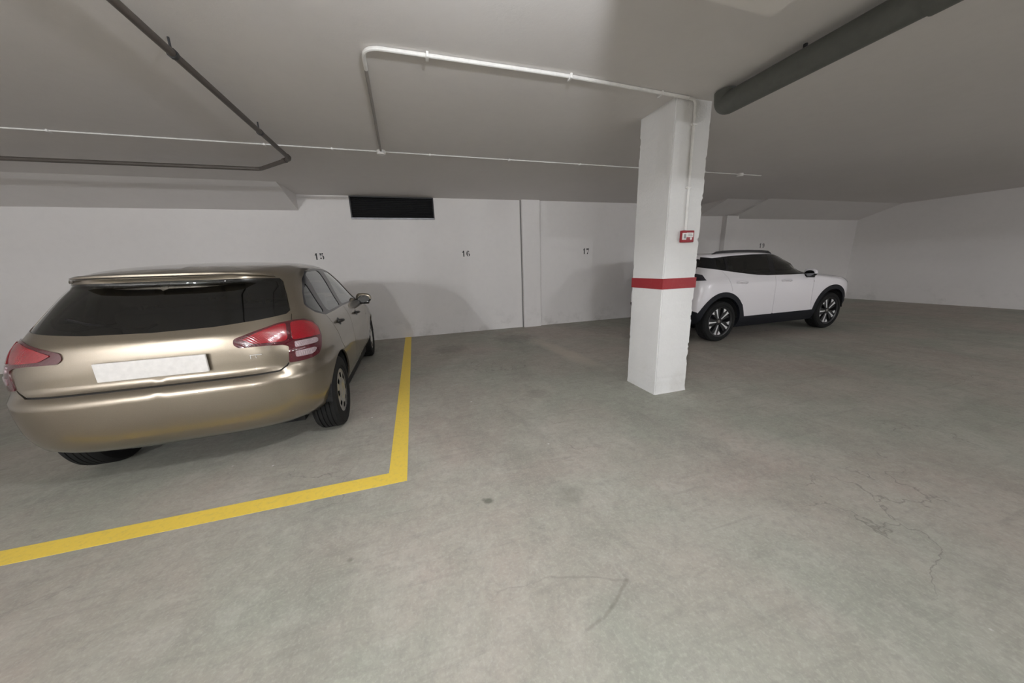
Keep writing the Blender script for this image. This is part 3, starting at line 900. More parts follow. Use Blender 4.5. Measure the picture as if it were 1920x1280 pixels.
# ---------------------------------------------------------------- champagne hatchback, nose to the wall
tan = empty('hatchback_car', (-1.543 + math.sin(math.radians(1))*.665, 2.965 - math.cos(math.radians(1))*.665, 0),
            'champagne beige hatchback parked nose to the wall on bay 15', 'car', math.radians(91))
tsh = Shell(TAN_ROWS, 1.3, 1.0, 1.0)
ARCH_R = arch(.672, .315, .352, .217); ARCH_F = arch(3.13, .315, .352, .217)
tl = [
    dict(cls='front_bumper', view='fz', pts=[(0, .216), (0, .70), (.70, .72), (.92, .70), (1.12, .56), (1.16, .216)]),
    dict(cls='bonnet', view='fz', pts=[(0, .735), (0, 1.005), (.45, .99), (.78, .955), (.92, .88), (.97, .82), (.80, .755)]),
    dict(cls='fender', view='uz', pts=[(2.62, .26), (2.60, .60), (2.60, .86), (2.74, .955), (2.98, .95), (3.30, .84), (3.50, .74), (3.42, .70), (3.25, .50), (3.25, .26)]),
    dict(cls='front_door', view='uz', pts=[(1.50, .27), (1.47, .60), (1.46, 1.0), (1.47, 1.345), (1.70, 1.362), (1.98, 1.33), (2.30, 1.16), (2.62, .965), (2.60, .86), (2.58, .60), (2.60, .27)], r=.03),
    dict(cls='rear_door', view='uz', pts=[(1.50, .27), (1.47, .60), (1.46, 1.0), (1.47, 1.345), (1.20, 1.368), (.90, 1.352), (.80, 1.20), (.72, 1.0), (.76, .80), (.93, .60), (1.06, .42), (1.10, .27)], r=.04),
    dict(cls='rear_bumper', view='sz', pts=[(0, .216), (0, .690), (.50, .690), (.62, .692), (.672, .725), (.80, .735), (.90, .72), (.97, .70), (1.00, .60), (1.00, .216)]),
    dict(cls='tailgate', view='sz', pts=[(0, .700), (.50, .700), (.62, .702), (.662, .735), (.678, .83), (.695, 1.0), (.715, 1.06), (.700, 1.20), (.655, 1.306), (.60, 1.335), (.30, 1.340), (0, 1.342)]),
    dict(cls='window_trim', view='uz', pts=[(.475, 1.09), (.54, 1.025), (.70, .982), (1.0, .980), (1.47, .985), (2.0, .975), (2.50, .960), (2.36, 1.095), (2.10, 1.265), (1.90, 1.343), (1.66, 1.362), (1.30, 1.372), (.95, 1.352), (.75, 1.285), (.60, 1.195)], r=.03),
    dict(cls='quarter_window', view='uz', pts=[(.515, 1.09), (.56, 1.045), (.70, 1.004), (.745, 1.02), (.755, 1.20), (.755, 1.255), (.62, 1.185)], r=.03),
    dict(cls='rear_window_r', view='uz', pts=[(.845, 1.02), (.90, .998), (1.36, 1.000), (1.385, 1.02), (1.40, 1.34), (1.36, 1.357), (1.0, 1.348), (.90, 1.318), (.86, 1.18)], r=.02),
    dict(cls='front_window_f', view='uz', pts=[(1.50, 1.015), (1.52, 1.002), (2.0, .992), (2.38, .978), (2.28, 1.095), (2.04, 1.255), (1.86, 1.333), (1.64, 1.348), (1.57, 1.335)], r=.02),
    dict(cls='windshield', view='uy', pts=[(2.08, 0), (2.07, .30), (2.02, .50), (2.30, .60), (2.60, .70), (2.76, .68), (2.92, .45), (3.00, .20), (3.02, 0)], tmax=300),
    dict(cls='rear_glass', view='sz', pts=[(0, 1.010), (.30, 1.018), (.51, 1.036), (.69, 1.055), (.722, 1.075), (.700, 1.18), (.672, 1.275), (.645, 1.300), (.50, 1.306), (0, 1.308)]),
    dict(cls='lamp_body', view='sz', pts=[(.400, .935), (.50, .968), (.63, 1.003), (.70, 1.007), (.76, 1.007), (.83, 1.000), (.914, .975), (.965, .930), (.965, .860), (.925, .788), (.887, .752), (.826, .737), (.746, .735), (.668, .738), (.676, .80), (.684, .848), (.655, .862), (.57, .873), (.42, .876), (.395, .90)], r=.014),
    dict(cls='lens_inner', view='sz', pts=[(.44, .925), (.52, .960), (.63, .992), (.680, .992), (.680, .900), (.66, .885), (.50, .893)], r=.014),
    dict(cls='lens_outer', view='sz', pts=[(.708, .995), (.76, .996), (.83, .988), (.90, .965), (.945, .925), (.945, .875), (.80, .880), (.708, .885)], r=.014),
    dict(cls='clear_upper', view='sz', pts=[(.718, .872), (.88, .866), (.905, .855), (.90, .835), (.87, .830), (.718, .832)], r=.01),
    dict(cls='clear_lower', view='sz', pts=[(.712, .808), (.85, .806), (.872, .795), (.852, .775), (.82, .764), (.712, .768)], r=.012),
    dict(cls='headlamp', view='fz', pts=[(.44, .66), (.60, .75), (1.0, .82), (.96, .73), (.64, .62), (.48, .60)], r=.02),
    dict(cls='grille', view='fz', pts=[(0, .34), (0, .47), (.44, .47), (.38, .34)]),
    dict(cls='hole', view='uz', pts=ARCH_R), dict(cls='hole', view='uz', pts=ARCH_F),
    dict(cls='seam', view='uz', pts=[(1.50, .27), (1.47, .60), (1.46, .98)]),
    dict(cls='seam', view='uz', pts=[(2.60, .28), (2.585, .60), (2.605, .86), (2.62, .95)]),
    dict(cls='seam', view='uz', pts=[(.70, .985), (.735, .86), (.80, .74), (.87, .645)]),
    dict(cls='seam', view='uz', pts=[(1.05, .28), (1.50, .272), (2.60, .272)]),
    dict(cls='seam', view='sz', pts=[(0, .695), (.50, .695), (.615, .697), (.655, .722), (.668, .738)], w=.005),
    dict(cls='seam', view='sz', pts=[(.722, 1.005), (.728, 1.05)], w=.003),
]
TP = 'tan_paint'
assemble(tan, tsh, tl, 'body_shell', {
    'body_shell': ('body_shell', TP, True, 0, .014, None, None),
    'front_bumper': ('front_bumper', TP, True, 0, .014, None, None),
    'rear_bumper': ('rear_bumper', TP, True, 0, .02, None, None),
    'bonnet': ('bonnet', TP, True, 0, .014, None, None),
    'fender': ('fender', TP, False, 0, .014, None, None),
    'front_door': ('front_door', TP, False, 0, .014, None, None),
    'rear_door': ('rear_door', TP, False, 0, .014, None, None),
    'tailgate': ('tailgate', TP, True, 0, .014, None, None),
    'window_trim': ('window_trim', 'black_gloss', False, -.004, .01, None, 'black trim around the side windows'),
    'quarter_window': ('quarter_window', 'glass', False, -.008, 0, None, None),
    'rear_window_r': ('door_window', 'glass', False, -.008, 0, 'rear_door', None),
    'front_window_f': ('door_window', 'glass', False, -.008, 0, 'front_door', None),
    'windshield': ('windshield', 'glass', True, -.006, 0, None, None),
    'rear_glass': ('rear_window', 'glass_dark', True, -.004, .01, 'tailgate', 'dark tinted rear window'),
    'lamp_body': ('tail_lamp', 'lens_dark', False, .006, .03, None, 'red tail lamp with two clear lenses'),
    'lens_inner': ('red_lens', 'lens_red', False, .010, .012, 'lamp_body', None),
    'lens_outer': ('red_lens', 'lens_red', False, .010, .012, 'lamp_body', None),
    'clear_upper': ('clear_lens', 'lens_clear', False, .010, .012, 'lamp_body', None),
    'clear_lower': ('clear_lens', 'lens_clear', False, .010, .012, 'lamp_body', None),
    'headlamp': ('headlamp', 'headlight', False, .003, .02, None, None), 'grille': ('grille', 'black_gloss', True, -.004, .01, None, None),
    'seam': ('panel_gaps', 'seam', True, -.012, 0, None, None),
})
underbody(tan, 3.94, .868, .672, 3.13, .31)
# spoiler lip over the rear window, wiper, handles, badge, plate
def strip_on(sh, view, lo, hi, t0, t1, name, mat, parent, both=True, n=40):
    """raised bead following two lines on the shell; (lo/hi: lists of chart points)"""
m = MB()
pl = tsh.find('sz', densify([(0, 1.338), (.30, 1.337), (.52, 1.330), (.62, 1.312)], .03, False))
P, N = tsh.surf(pl)
prof = [(.0, -.004), (-.030, -.004), (-.046, .004), (-.046, .014), (-.028, .022), (.02, .016), (.05, .0)]
ring = []
for side in (1, -1):
    pass
line = [np.array([p[0], -p[1], p[2]]) for p in P[::-1]] + [np.array([p[0], p[1], p[2]]) for p in P[1:]]
k = len(prof)
for i, p in enumerate(line):
    f = 1 - .75*max(0, (abs(p[1]) - .42)/.16)**1.5 if abs(p[1]) > .42 else 1
    f = max(.15, f)
    for du, dz in prof: m.v.append((p[0] + du*f, p[1], p[2] + dz*f))
for i in range(len(line)-1):
    for j in range(k): m.f.append((i*k+j, i*k+(j+1) % k, (i+1)*k+(j+1) % k, (i+1)*k+j))
m.f += [tuple(range(k)), tuple(range((len(line)-1)*k, len(line)*k))]
m.build('roof_spoiler', M[TP], tan, True, 50)
def on_shell(sh, view, p, off=0.0):
    P, N = sh.surf(sh.find(view, [p])); return (P + N*off)[0], N[0]
for nm, u0, u1, z0, z1 in (('rear', .88, 1.01, .893, .878), ('front', 1.80, 1.96, .858, .842)):
    for s in (1, -1):
        m = MB(); a, na_ = on_shell(tsh, 'uz', (u0, z0), .003); b_, nb_ = on_shell(tsh, 'uz', (u1, z1), .003)
        path = [a, a + na_*.028 + (b_-a)*.12, b_ + nb_*.028 - (b_-a)*.12, b_]
        m.tube([(q[0], -s*q[1], q[2]) for q in path], .012, 8, .02)
        c = (a + b_)/2; ang = [2*math.pi*t/18 for t in range(18)]
        ring = [on_shell(tsh, 'uz', (c[0] + .052*math.cos(t), c[2] + .034*math.sin(t)), .0015)[0] for t in ang]
        n0 = len(m.v); m.v += [(q[0], -s*q[1], q[2]) for q in ring]; m.f.append(tuple(range(n0, n0+18)))
        o = m.build('door_handle', M['door_dark'], tan, True); o['label'] = 'dark door handle'
mirror(tan, 2.48, .775, .972, 1, M[TP]); mirror(tan, 2.48, .775, .972, -1, M[TP])
for cu in (.672, 3.13):
    for s in (1, -1):
        wheel('wheel', tan, cu, -s*.745, .31, .195, .19, 'cover', 'black tyre with silver wheel cover' , .25)
MB().tube([(.165, 0, 1.055), (.13, .05, 1.03), (.16, .30, 1.075), (.20, .42, 1.11)], .008, 8, .03).build('rear_wiper', M['black_gloss'], tan, True)
bp, bn = on_shell(tsh, 'sz', (.50, .815), .002)
m = MB()
for s in (-1,):
    x = bp[0]
    m.box((x-.004, .47, .822), (x+.004, .535, .826)).box((x-.004, .47, .800), (x+.004, .474, .822)).box((x-.004, .50, .802), (x+.004, .503, .818))
for i in range(len(m.v)): m.v[i] = (m.v[i][0], -m.v[i][1], m.v[i][2])
m.build('badge', M['silver'], tan)
m = MB(); m.box((.030, -.26, .755), (.046, .26, .865), bev=.004); m.build('number_plate', M['white_plastic'], tan)
# cabin
m = MB(); m.box((.42, -.60, .30), (3.0, .60, .42)); m.box((.30, -.62, .88), (.70, .62, .90)); m.box((2.45, -.70, .42), (3.0, .70, .93), bev=.05)
m.build('cabin_floor', M['interior'], tan)
seat(tan, .95, 0, 1.18); seat(tan, 1.75, .36); seat(tan, 1.75, -.36)

# ---------------------------------------------------------------- white crossover, parked along the wall behind the column
wht = empty('crossover_car', (3.87, 4.77, 0), 'white crossover with black roof rail, half hidden behind the column', 'car', 0.0)
wsh = Shell(WHITE_ROWS, 1.4, 1.1, 1.1)
WF = 3.45
wl = [
    dict(cls='front_bumper', view='fz', pts=[(0, .49), (0, .80), (.60, .80), (.86, .70), (1.0, .60), (1.02, .49)]),
    dict(cls='bonnet', view='fz', pts=[(0, .815), (0, 1.055), (.45, 1.045), (.78, 1.02), (.95, .97), (.98, .93), (.80, .85), (.45, .815)]),
    dict(cls='fender', view='uz', pts=[(2.93, .40), (2.90, .70), (2.90, .96), (3.10, 1.03), (3.45, .99), (3.86, .90), (3.80, .80), (3.62, .60), (3.60, .40)]),
    dict(cls='front_door', view='uz', pts=[(1.98, .39), (1.96, .70), (1.97, 1.03), (2.0, 1.40), (2.36, 1.375), (2.70, 1.24), (2.92, 1.04), (2.90, .96), (2.88, .70), (2.92, .39)], r=.02),
    dict(cls='rear_door', view='uz', pts=[(1.98, .39), (1.96, .70), (1.97, 1.03), (2.0, 1.40), (1.50, 1.392), (.95, 1.368), (.83, 1.17), (.865, 1.118), (.936, 1.040), (1.013, .832), (1.20, .62), (1.33, .39)], r=.02),
    dict(cls='rear_bumper', view='sz', pts=[(0, .211), (0, .72), (.55, .72), (.70, .80), (.86, .84), (.92, .72), (.90, .50), (.82, .211)]),
    dict(cls='tailgate', view='sz', pts=[(0, .74), (.52, .74), (.60, .80), (.63, 1.0), (.64, 1.15), (.60, 1.30), (.52, 1.36), (0, 1.375)]),
    dict(cls='cladding', view='sz', pts=[(0, .211), (0, .50), (.60, .525), (.74, .54), (.83, .515), (.95, .40), (.9, .211)]),
    dict(cls='cladding', view='uz', pts=[(.55, .211), (.46, .45), (.47, .60), (1.25, .60), (1.335, .385), (2.0, .380), (3.04, .392), (3.08, .211)]),
    dict(cls='cladding', view='fz', pts=[(0, .211), (0, .50), (.80, .50), (1.06, .50), (1.10, .40), (1.05, .211)]),
    dict(cls='cladding', view='uz', pts=arch(.845, .345, .470, .215, a0=-.1, a1=math.pi+.1)), dict(cls='cladding', view='uz', pts=arch(WF, .345, .470, .215, a0=-.1, a1=math.pi+.1)),
    dict(cls='window_trim', view='uz', pts=[(.745, 1.174), (1.03, 1.130), (1.36, 1.084), (1.58, 1.058), (1.81, 1.043), (2.30, 1.035), (2.86, 1.035), (2.76, 1.12), (2.54, 1.285), (2.36, 1.368), (2.1, 1.395), (1.58, 1.393), (1.22, 1.383), (.95, 1.369), (.775, 1.353)], r=0),
    dict(cls='window_trim', view='sz', pts=[(.50, 1.222), (.70, 1.197), (.872, 1.174), (1.0, 1.165), (1.0, 1.36), (.80, 1.352), (.676, 1.353), (.55, 1.370), (.50, 1.376)], r=0),
    dict(cls='quarter_window', view='uz', pts=[(.775, 1.205), (.85, 1.185), (.95, 1.168), (.96, 1.345), (.80, 1.332)], r=.02),
    dict(cls='rear_window_r', view='uz', pts=[(1.0, 1.155), (1.36, 1.104), (1.60, 1.076), (1.90, 1.058), (1.93, 1.378), (1.55, 1.372), (1.22, 1.364), (1.02, 1.350)], r=.02),
    dict(cls='front_window_f', view='uz', pts=[(2.02, 1.055), (2.72, 1.050), (2.67, 1.13), (2.48, 1.270), (2.32, 1.350), (2.04, 1.378)], r=.02),
    dict(cls='windshield', view='uy', pts=[(2.40, 0), (2.39, .35), (2.34, .54), (2.55, .62), (2.80, .70), (3.02, .68), (3.14, .45), (3.20, 0)], tmax=300),
    dict(cls='rear_glass', view='sz', pts=[(0, 1.09), (.40, 1.10), (.53, 1.13), (.565, 1.18), (.54, 1.30), (.48, 1.345), (0, 1.350)], r=0),
    dict(cls='lamp_body', view='sz', pts=[(0, 1.045), (.50, 1.060), (.58, 1.112), (.645, 1.110), (.748, 1.091), (.80, 1.058), (.868, 1.011), (.70, 1.004), (.60, .985), (0, .975)], r=0),
    dict(cls='headlamp', view='fz', pts=[(.50, .80), (.62, .86), (.98, .92), (.94, .85), (.66, .75), (.54, .72)], r=.02),
    dict(cls='grille', view='fz', pts=[(0, .58), (0, .745), (.44, .745), (.38, .58)]),
    dict(cls='hole', view='uz', pts=arch(.845, .345, .392, .212)), dict(cls='hole', view='uz', pts=arch(WF, .345, .392, .212)),
    dict(cls='seam', view='uz', pts=[(.855, 1.150), (.885, 1.100), (.936, 1.040), (.97, .95), (1.013, .825)]),
    dict(cls='seam', view='uz', pts=[(1.98, .40), (1.96, .70), (1.97, 1.03)]),
    dict(cls='seam', view='uz', pts=[(2.92, .40), (2.885, .70), (2.90, .96), (2.92, 1.03)]),
    dict(cls='seam', view='sz', pts=[(0, .73), (.52, .73), (.61, .80), (.64, .97)], w=.004),
]
WP = 'white_paint'
assemble(wht, wsh, wl, 'body_shell', {
    'body_shell': ('body_shell', WP, True, 0, .014, None, None),
    'front_bumper': ('front_bumper', WP, True, 0, .014, None, None), 'rear_bumper': ('rear_bumper', WP, True, 0, .014, None, None),
    'bonnet': ('bonnet', WP, True, 0, .014, None, None), 'fender': ('fender', WP, False, 0, .014, None, None),
    'front_door': ('front_door', WP, False, 0, .014, None, None), 'rear_door': ('rear_door', WP, False, 0, .014, None, None),
    'tailgate': ('tailgate', WP, True, 0, .014, None, None),
    'cladding': ('wheel_arch_cladding', 'cladding', False, .010, .05, None, 'charcoal plastic cladding along sill and wheel arches'),
    'window_trim': ('window_trim', 'black_gloss', False, -.002, .012, None, 'gloss black frame around the side windows'),
    'quarter_window': ('quarter_window', 'glass_dark', False, -.004, 0, None, None),
    'rear_window_r': ('door_window', 'glass_dark', False, -.004, 0, 'rear_door', None),
    'front_window_f': ('door_window', 'glass_dark', False, -.004, 0, 'front_door', None),
    'windshield': ('windshield', 'glass', True, -.006, 0, None, None),
    'rear_glass': ('rear_window', 'glass_dark', True, -.004, .01, 'tailgate', None),
    'lamp_body': ('tail_lamp', 'lens_smoke', True, .006, .02, None, 'smoked dark tail lamp'),
    'headlamp': ('headlamp', 'headlight', False, .003, .02, None, None), 'grille': ('grille', 'black_gloss', True, -.004, .01, None, None),
    'seam': ('panel_gaps', 'seam', True, -.012, 0, None, None),
})
underbody(wht, 4.30, .885, .845, WF, .335, .21, .60, .62)
for nm, u0, u1, z in (('rear', 1.10, 1.30, .955), ('front', 2.10, 2.30, .945)):
    for s in (1, -1):
        m = MB(); a, na_ = on_shell(wsh, 'uz', (u0, z), .0); b_, nb_ = on_shell(wsh, 'uz', (u1, z-.012), .0)
        path = [a, a + na_*.044 + (b_-a)*.12, b_ + nb_*.044 - (b_-a)*.12, b_]
        m.tube([(q[0], -s*q[1], q[2]) for q in path], .015, 8, .03)
        m.build('door_handle', M[WP], wht, True)
for s in (1, -1):                                       # roof rails
    pts = []
    for u, y, dz in ((.80, .612, .0), (.90, .606, .030), (1.02, .600, .034), (1.30, .594, .034), (1.60, .588, .034), (1.90, .578, .034), (2.10, .566, .034), (2.20, .556, .0)):
        q, _n = on_shell(wsh, 'uy', (u, y)); pts.append((u, y, q[2] + dz))
    m = MB(); n0 = len(pts)
    for u, y, z in pts:                                   # solid rail, seated on the roof
        base = on_shell(wsh, 'uy', (u, y))[0][2] - .004
        for dy, zz in ((-.014, base), (-.012, z), (.012, z), (.014, base)): m.v.append((u, -s*(y + dy), zz + (.002 if zz == z else 0)))
    for i in range(n0-1):
        for k in range(4): m.f.append((i*4+k, i*4+(k+1) % 4, (i+1)*4+(k+1) % 4, (i+1)*4+k))
    m.f += [(0, 1, 2, 3), tuple((n0-1)*4+k for k in (3, 2, 1, 0))]
    m.build('roof_rail', M['black_gloss'], wht, True)
mirror(wht, 2.72, .80, 1.05, 1, M[WP]); mirror(wht, 2.72, .80, 1.05, -1, M[WP])
for cu in (.845, WF):
    for s in (1, -1):
        wheel('wheel', wht, cu, -s*.765, .335, .215, .238, 'alloy', 'black tyre on black and polished alloy wheel', .09)
m = MB(); m.box((.50, -.62, .32), (3.2, .62, .44)); m.box((2.7, -.72, .44), (3.15, .72, .98), bev=.05); m.box((.45, -.64, .92), (.85, .64, .94))
m.build('cabin_floor', M['interior'], wht)
seat(wht, 1.10, 0, 1.2); seat(wht, 1.95, .37); seat(wht, 1.95, -.37)
# ---------------------------------------------------------------- overhead lamp and added fill lamps (behind the viewer)
def lamp(x, y, z, power, rz, where):
    t = empty('unseen_lamp', (x, y, z), where, 'lamp', rz, 'overhead globe lamp and added unseen ones, hung below the ceiling')
    MB().tube([(0, 0, H - z), (0, 0, .075)], .008, 10).build('hanger', M['lamp_body'], t, True)
    MB().lathe([(0, .10), (.022, .10), (.026, .085), (.026, .045), (.018, .034), (0, .034)], 24, Matrix.Rotation(math.pi/2, 4, 'X')).build('lamp_holder', M['lamp_body'], t, True)
    E = Nodes('lit_lamp_globe')
    E.set(Base_Color=(.8, .8, .8)); E.b.inputs['Emission Color'].default_value = (*LAMP_TINT, 1); E.b.inputs['Emission Strength'].default_value = power / (4*math.pi*.045**2) / math.pi
    MB().lathe([(.045*math.sin(k*math.pi/16), -.045*math.cos(k*math.pi/16)) for k in range(0, 17, 2)], 14, Matrix.Rotation(math.pi/2, 4, 'X')).build('globe', E.m, t, True)
WHERE = ['lit globe lamp hanging almost overhead of the viewpoint', 'added unseen globe lamp over the aisle, behind and right of the column',
         'added unseen globe lamp in front of the white crossover', 'added unseen globe lamp farthest right over the aisle',
         'added unseen globe lamp behind the hatchback, nearest to it', 'added unseen globe lamp in the middle of the far aisle', 'added unseen globe lamp in the far left corner of the aisle']
for (x, y, z, pw, rz), wh in zip(LAMPS, WHERE): lamp(x, y, z, pw, rz, wh)

# ---------------------------------------------------------------- floor markings
LX, LW, LY, LH = -.1725, .118, 1.917, .1216            # right edge, width, front edge, width of the front stroke
m = MB()
m.prism([(LX - LW, LY + LH), (LX - LW - 2.42, LY + LH), (LX - LW - 2.42, LY), (LX, LY), (LX, D), (LX - LW, D)][::-1], 0, .0012)
tag(m.build('parking_line', M['yellow']), 'yellow painted bay line bending around the hatchback', 'floor marking')

# ---------------------------------------------------------------- stencilled bay numbers
S1 = [[(.00, .70), (.20, 1), (.40, 1), (.40, .06), (.46, 0), (.10, 0), (.17, .06), (.17, .72), (.05, .62)]]
S5 = [[(.0, 1), (.30, .97), (.30, .74), (.04, .72)], [(.36, .97), (.62, 1.02), (.62, .80), (.36, .74)], [(.04, .72), (.10, .72), (.13, .60), (.50, .66), (.50, .60), (.08, .52), (.04, .55)],
      [(.46, .66), (.62, .62), (.72, .48), (.74, .30), (.68, .12), (.50, .02), (.48, .06), (.52, .22), (.50, .44), (.44, .56)], [(.04, .28), (.16, .36), (.28, .28), (.28, .14), (.14, .08), (.04, .16)]]
S6 = [[(.34, 1), (.42, 1), (.40, .93), (.30, .80), (.27, .50), (.30, .20), (.42, .04), (.36, 0), (.16, .12), (.03, .35), (.03, .62), (.14, .86)],
      [(.46, .98), (.60, .94), (.66, .82), (.60, .68), (.50, .70), (.48, .84)], [(.44, .56), (.60, .54), (.74, .42), (.76, .26), (.68, .08), (.50, 0), (.54, .14), (.54, .36), (.48, .48)]]
S7 = [[(.0, 1.02), (.07, .95), (.60, .98), (.64, 1.0), (.62, .80), (.56, .74), (.12, .76), (.06, .62), (.02, .62)], [(.50, .72), (.60, .74), (.46, .38), (.40, .36), (.36, .42)], [(.36, .36), (.44, .34), (.42, 0), (.14, 0), (.18, .10)]]
S9 = [[(.79 - x, 1 - y) for x, y in q] for q in S6]
def number(x0, digits, z0, hgt, label, wd=.078):
    m = MB()
    x = x0
    for dg in digits:
        for q in dg: m.prism([(x + px*hgt*.80, z0 + pz*hgt) for px, pz in q], D - .0015, D + .0005, 'y')
        x += wd if dg is S1 else wd*1.05
    tag(m.build('bay_number', M['stencil']), label, 'number')
number(-1.668, [S1, S5], 1.565, .115, 'black stencilled bay number 15 above the hatchback')
number(.982, [S1, S6], 1.560, .115, 'black stencilled bay number 16 in the middle of the wall', .080)
number(3.722, [S1, S7], 1.552, .125, 'black stencilled bay number 17 just left of the column', .080)
number(9.12, [S1, S9], 1.600, .125, 'black stencilled bay number 19 above the roof of the white car', .10)

# ---------------------------------------------------------------- ventilation grille
g = empty('ventilation_grille', ((VX0+VX1)/2, D, VZ), 'wide black louvred ventilation grille high in the back wall', 'vent')
gp = Matrix.Translation((-(VX0+VX1)/2, -D, -VZ))
def gb(m, name, mat, lab=None):
    for i, v in enumerate(m.v): m.v[i] = tuple(gp @ Vector(v))
    o = m.build(name, mat, g)
    if lab: o['label'] = lab
gb(MB().box((VX0, D+.17, VZ), (VX1, D+.19, H)), 'back_plate', M['void'])
m = MB(); m.box((VX0, D-.006, VZ), (VX0+.02, D+.06, H)); m.box((VX1-.02, D-.006, VZ), (VX1, D+.06, H)); m.box((VX0+.02, D-.006, H-.02), (VX1-.02, D+.06, H))
gb(m, 'frame', M['black_metal'])
gb(MB().box((VX0-.002, D-.022, VZ-.004), (VX1+.002, D+.02, VZ+.026), bev=.003), 'sill', M['sill'], 'grey worn metal sill')
for k in range(11):
    z = VZ + .045 + k*.0315
    T = Matrix.Translation((0, D+.035, z)) @ Matrix.Rotation(.65, 4, 'X')
    gb(MB().box((VX0+.02, -.024, -.0025), (VX1-.02, .024, .0025), T), 'slat', M['black_metal'])

# ---------------------------------------------------------------- conduits, boxes, pipes
ZC = H - .014
def clip(m, p, ax, r=.014):
    x, y, z = p
    if ax == 'x': m.box((x-.009, y-r-.006, z-r-.004), (x+.009, y+r+.022, H-.0005), bev=.003)
    else: m.box((x-r-.006, y-.009, z-r-.004), (x+r+.006, y+.009, H-.0005), bev=.003)
CXW = 2.420
a = empty('cable_conduit', (0, 2.40, ZC), 'white conduit along the ceiling bending from the column to the junction box', 'conduit')
def rel(o, root): o.data.transform(Matrix.Translation(-root.location)); return o
rel(MB().tube([(-.22, 4.20, ZC), (-.172, 2.62, ZC)], .0115, 10).build('grey_tube', M['conduit_grey'], a, True), a)['label'] = 'darker grey length of conduit'  # this length is a darker grey than the rest of the run
rel(MB().tube([(-.172, 2.64, ZC), (-.165, 2.405, ZC), (1.2, 2.40, ZC), (CXW - .10, CY - .026, ZC)], .0125, 10, .17).build('tube', M['conduit'], a, True), a)
for x in (.216, 1.218, 2.05):
    m = MB(); clip(m, (x, 2.40 + max(0, (x-1.2)*.055), ZC), 'x'); rel(m.build('clip', M['conduit'], a, True), a)
d = empty('cable_conduit', (CXW, CY, 2.1), 'white conduit running down the column to the fire alarm button', 'conduit')
rel(MB().tube([(CXW - .095, CY - .027, ZC), (CXW, CY - .0140, ZC), (CXW + .012, CY - .0140, 1.596)], .0125, 10, .06).build('tube', M['conduit'], d, True), d)
for z in (2.45, 1.95): rel(MB().box((CXW + .001 - .022, CY - .028, z), (CXW + .001 + .026, CY - .0005, z + .016), bev=.003).build('clip', M['conduit'], d, True), d)
b = empty('cable_conduit', (1.8, 4.24, ZC), 'thin white conduit crossing the ceiling nearer to the back wall', 'conduit')
rel(MB().tube([(-6.9, 4.235, ZC+.004), (1.5, 4.235, ZC+.004), (5.62, 4.235, ZC+.004)], .0065, 8).build('tube', M['conduit'], b, True), b)
for x in (-4.5, -3.0, -1.35, -.72, .32, 1.3, 2.3, 3.4, 4.4):
    m = MB(); clip(m, (x, 4.235, ZC+.004), 'x', .008); rel(m.build('clip', M['conduit'], b, True), b)
def jbox(x, y, label):
    t = empty('junction_box', (x, y, H-.0005), label, 'junction box')
    m = MB()
    m.lathe([(0, -.036), (.044, -.036), (.048, -.031), (.048, 0), (0, 0)], 28, Matrix.Rotation(math.pi/2, 4, 'X'))
    for i, v in enumerate(m.v): m.v[i] = (v[0], v[1], -abs(v[2]))
    m.build('box', M['conduit'], t, True)
    m = MB(); m.lathe([(0, .042), (.040, .042), (.041, .036), (0, .036)], 28, Matrix.Rotation(math.pi/2, 4, 'X'))
    for i, v in enumerate(m.v): m.v[i] = (v[0], v[1], -abs(v[2]))
    m.build('lid', M['white_plastic'], t, True)
jbox(-.22, 4.235, 'round white junction box where two conduits meet on the ceiling')
jbox(5.165, 4.235, 'round white junction box on the ceiling right of the column')

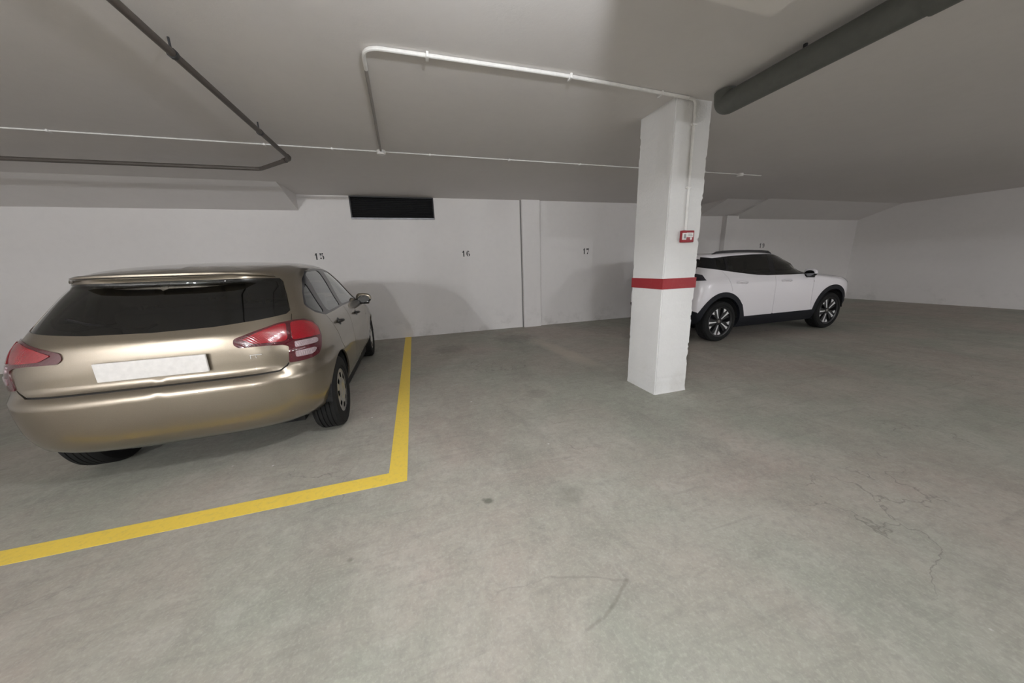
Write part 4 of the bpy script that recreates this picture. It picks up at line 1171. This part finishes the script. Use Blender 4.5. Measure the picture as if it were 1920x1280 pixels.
p = empty('drain_pipe', (2.556, 2.2, 2.55), 'thick grey drain pipe under the ceiling right of the column', 'pipe')
rel(MB().tube([(2.556, -1.6, 2.545), (2.556, 2.30, 2.548), (2.556, 2.305, 2.640)], .080, 28, .09).build('pipe', M['pipe_grey'], p, True, 60), p)
for y in (1.1, -.6):
    rel(MB().tube([(2.556, y, 2.546), (2.556, y+.10, 2.546)], .088, 28).build('coupling', M['pipe_grey'], p, True, 60), p)
for y in (.6, 1.75):
    rel(MB().tube([(2.556 - .0, y, 2.63), (2.556, y, 2.654)], .012, 8).build('bracket', M['black_metal'], p, True), p)
p = empty('drain_pipe', (-1.19, 4.3, 2.57), 'thin dark drain pipe with a bend under the ceiling on the left', 'pipe')
rel(MB().tube([(-1.21, -1.4, 2.578), (-1.19, 4.42, 2.572), (-1.64, 4.86, 2.568), (-6.9, 4.90, 2.560)], .021, 16, .05).build('pipe', M['pipe_dark'], p, True, 60), p)
for q, dv in (((-1.19, 4.33, 2.572), (0, .05, 0)), ((-1.243, 4.467, 2.571), (-.035, .031, 0))):
    rel(MB().tube([q, tuple(c + e for c, e in zip(q, dv))], .0255, 16).build('coupling', M['pipe_dark'], p, True, 60), p)
for y in (2.6, 3.7):
    m = MB(); m.tube([(-1.20, y, 2.60), (-1.20, y, H-.001)], .006, 8); m.lathe([(.026, -.012), (.026, .012), (.0212, .012), (.0212, -.012)], 20, Matrix.Translation((-1.196, y, 2.574)), True)
    rel(m.build('bracket', M['black_metal'], p, True), p)

# ---------------------------------------------------------------- fire alarm call point on the column
t = empty('fire_alarm_button', (2.448, CY, 1.541), 'small red and white fire alarm call point on the column', 'alarm')
MB().box((-.066, -.038, -.052), (.066, 0, .052), bev=.006).build('housing', M['red_plastic'], t, True)
MB().box((-.0662, -.0395, -.030), (-.022, -.030, .030), bev=.002).box((-.024, -.0395, -.008), (.054, -.036, .033), bev=.002).build('front_plate', M['white_plastic'], t)
MB().box((-.054, -.0405, -.018), (-.030, -.039, .020)).build('press_panel', M['grey_print'], t)
m = MB()
for k in range(3): m.box((-.004, -.0403, .004 + k*.008), (.044 - .006*k, -.039, .0075 + k*.008))
m.build('printed_text', M['grey_print'], t)
MB().lathe([(0, -.0402), (.011, -.0402), (.012, -.037), (0, -.037)], 20, Matrix.Translation((.030, 0, -.020))).build('indicator', M['white_plastic'], t)
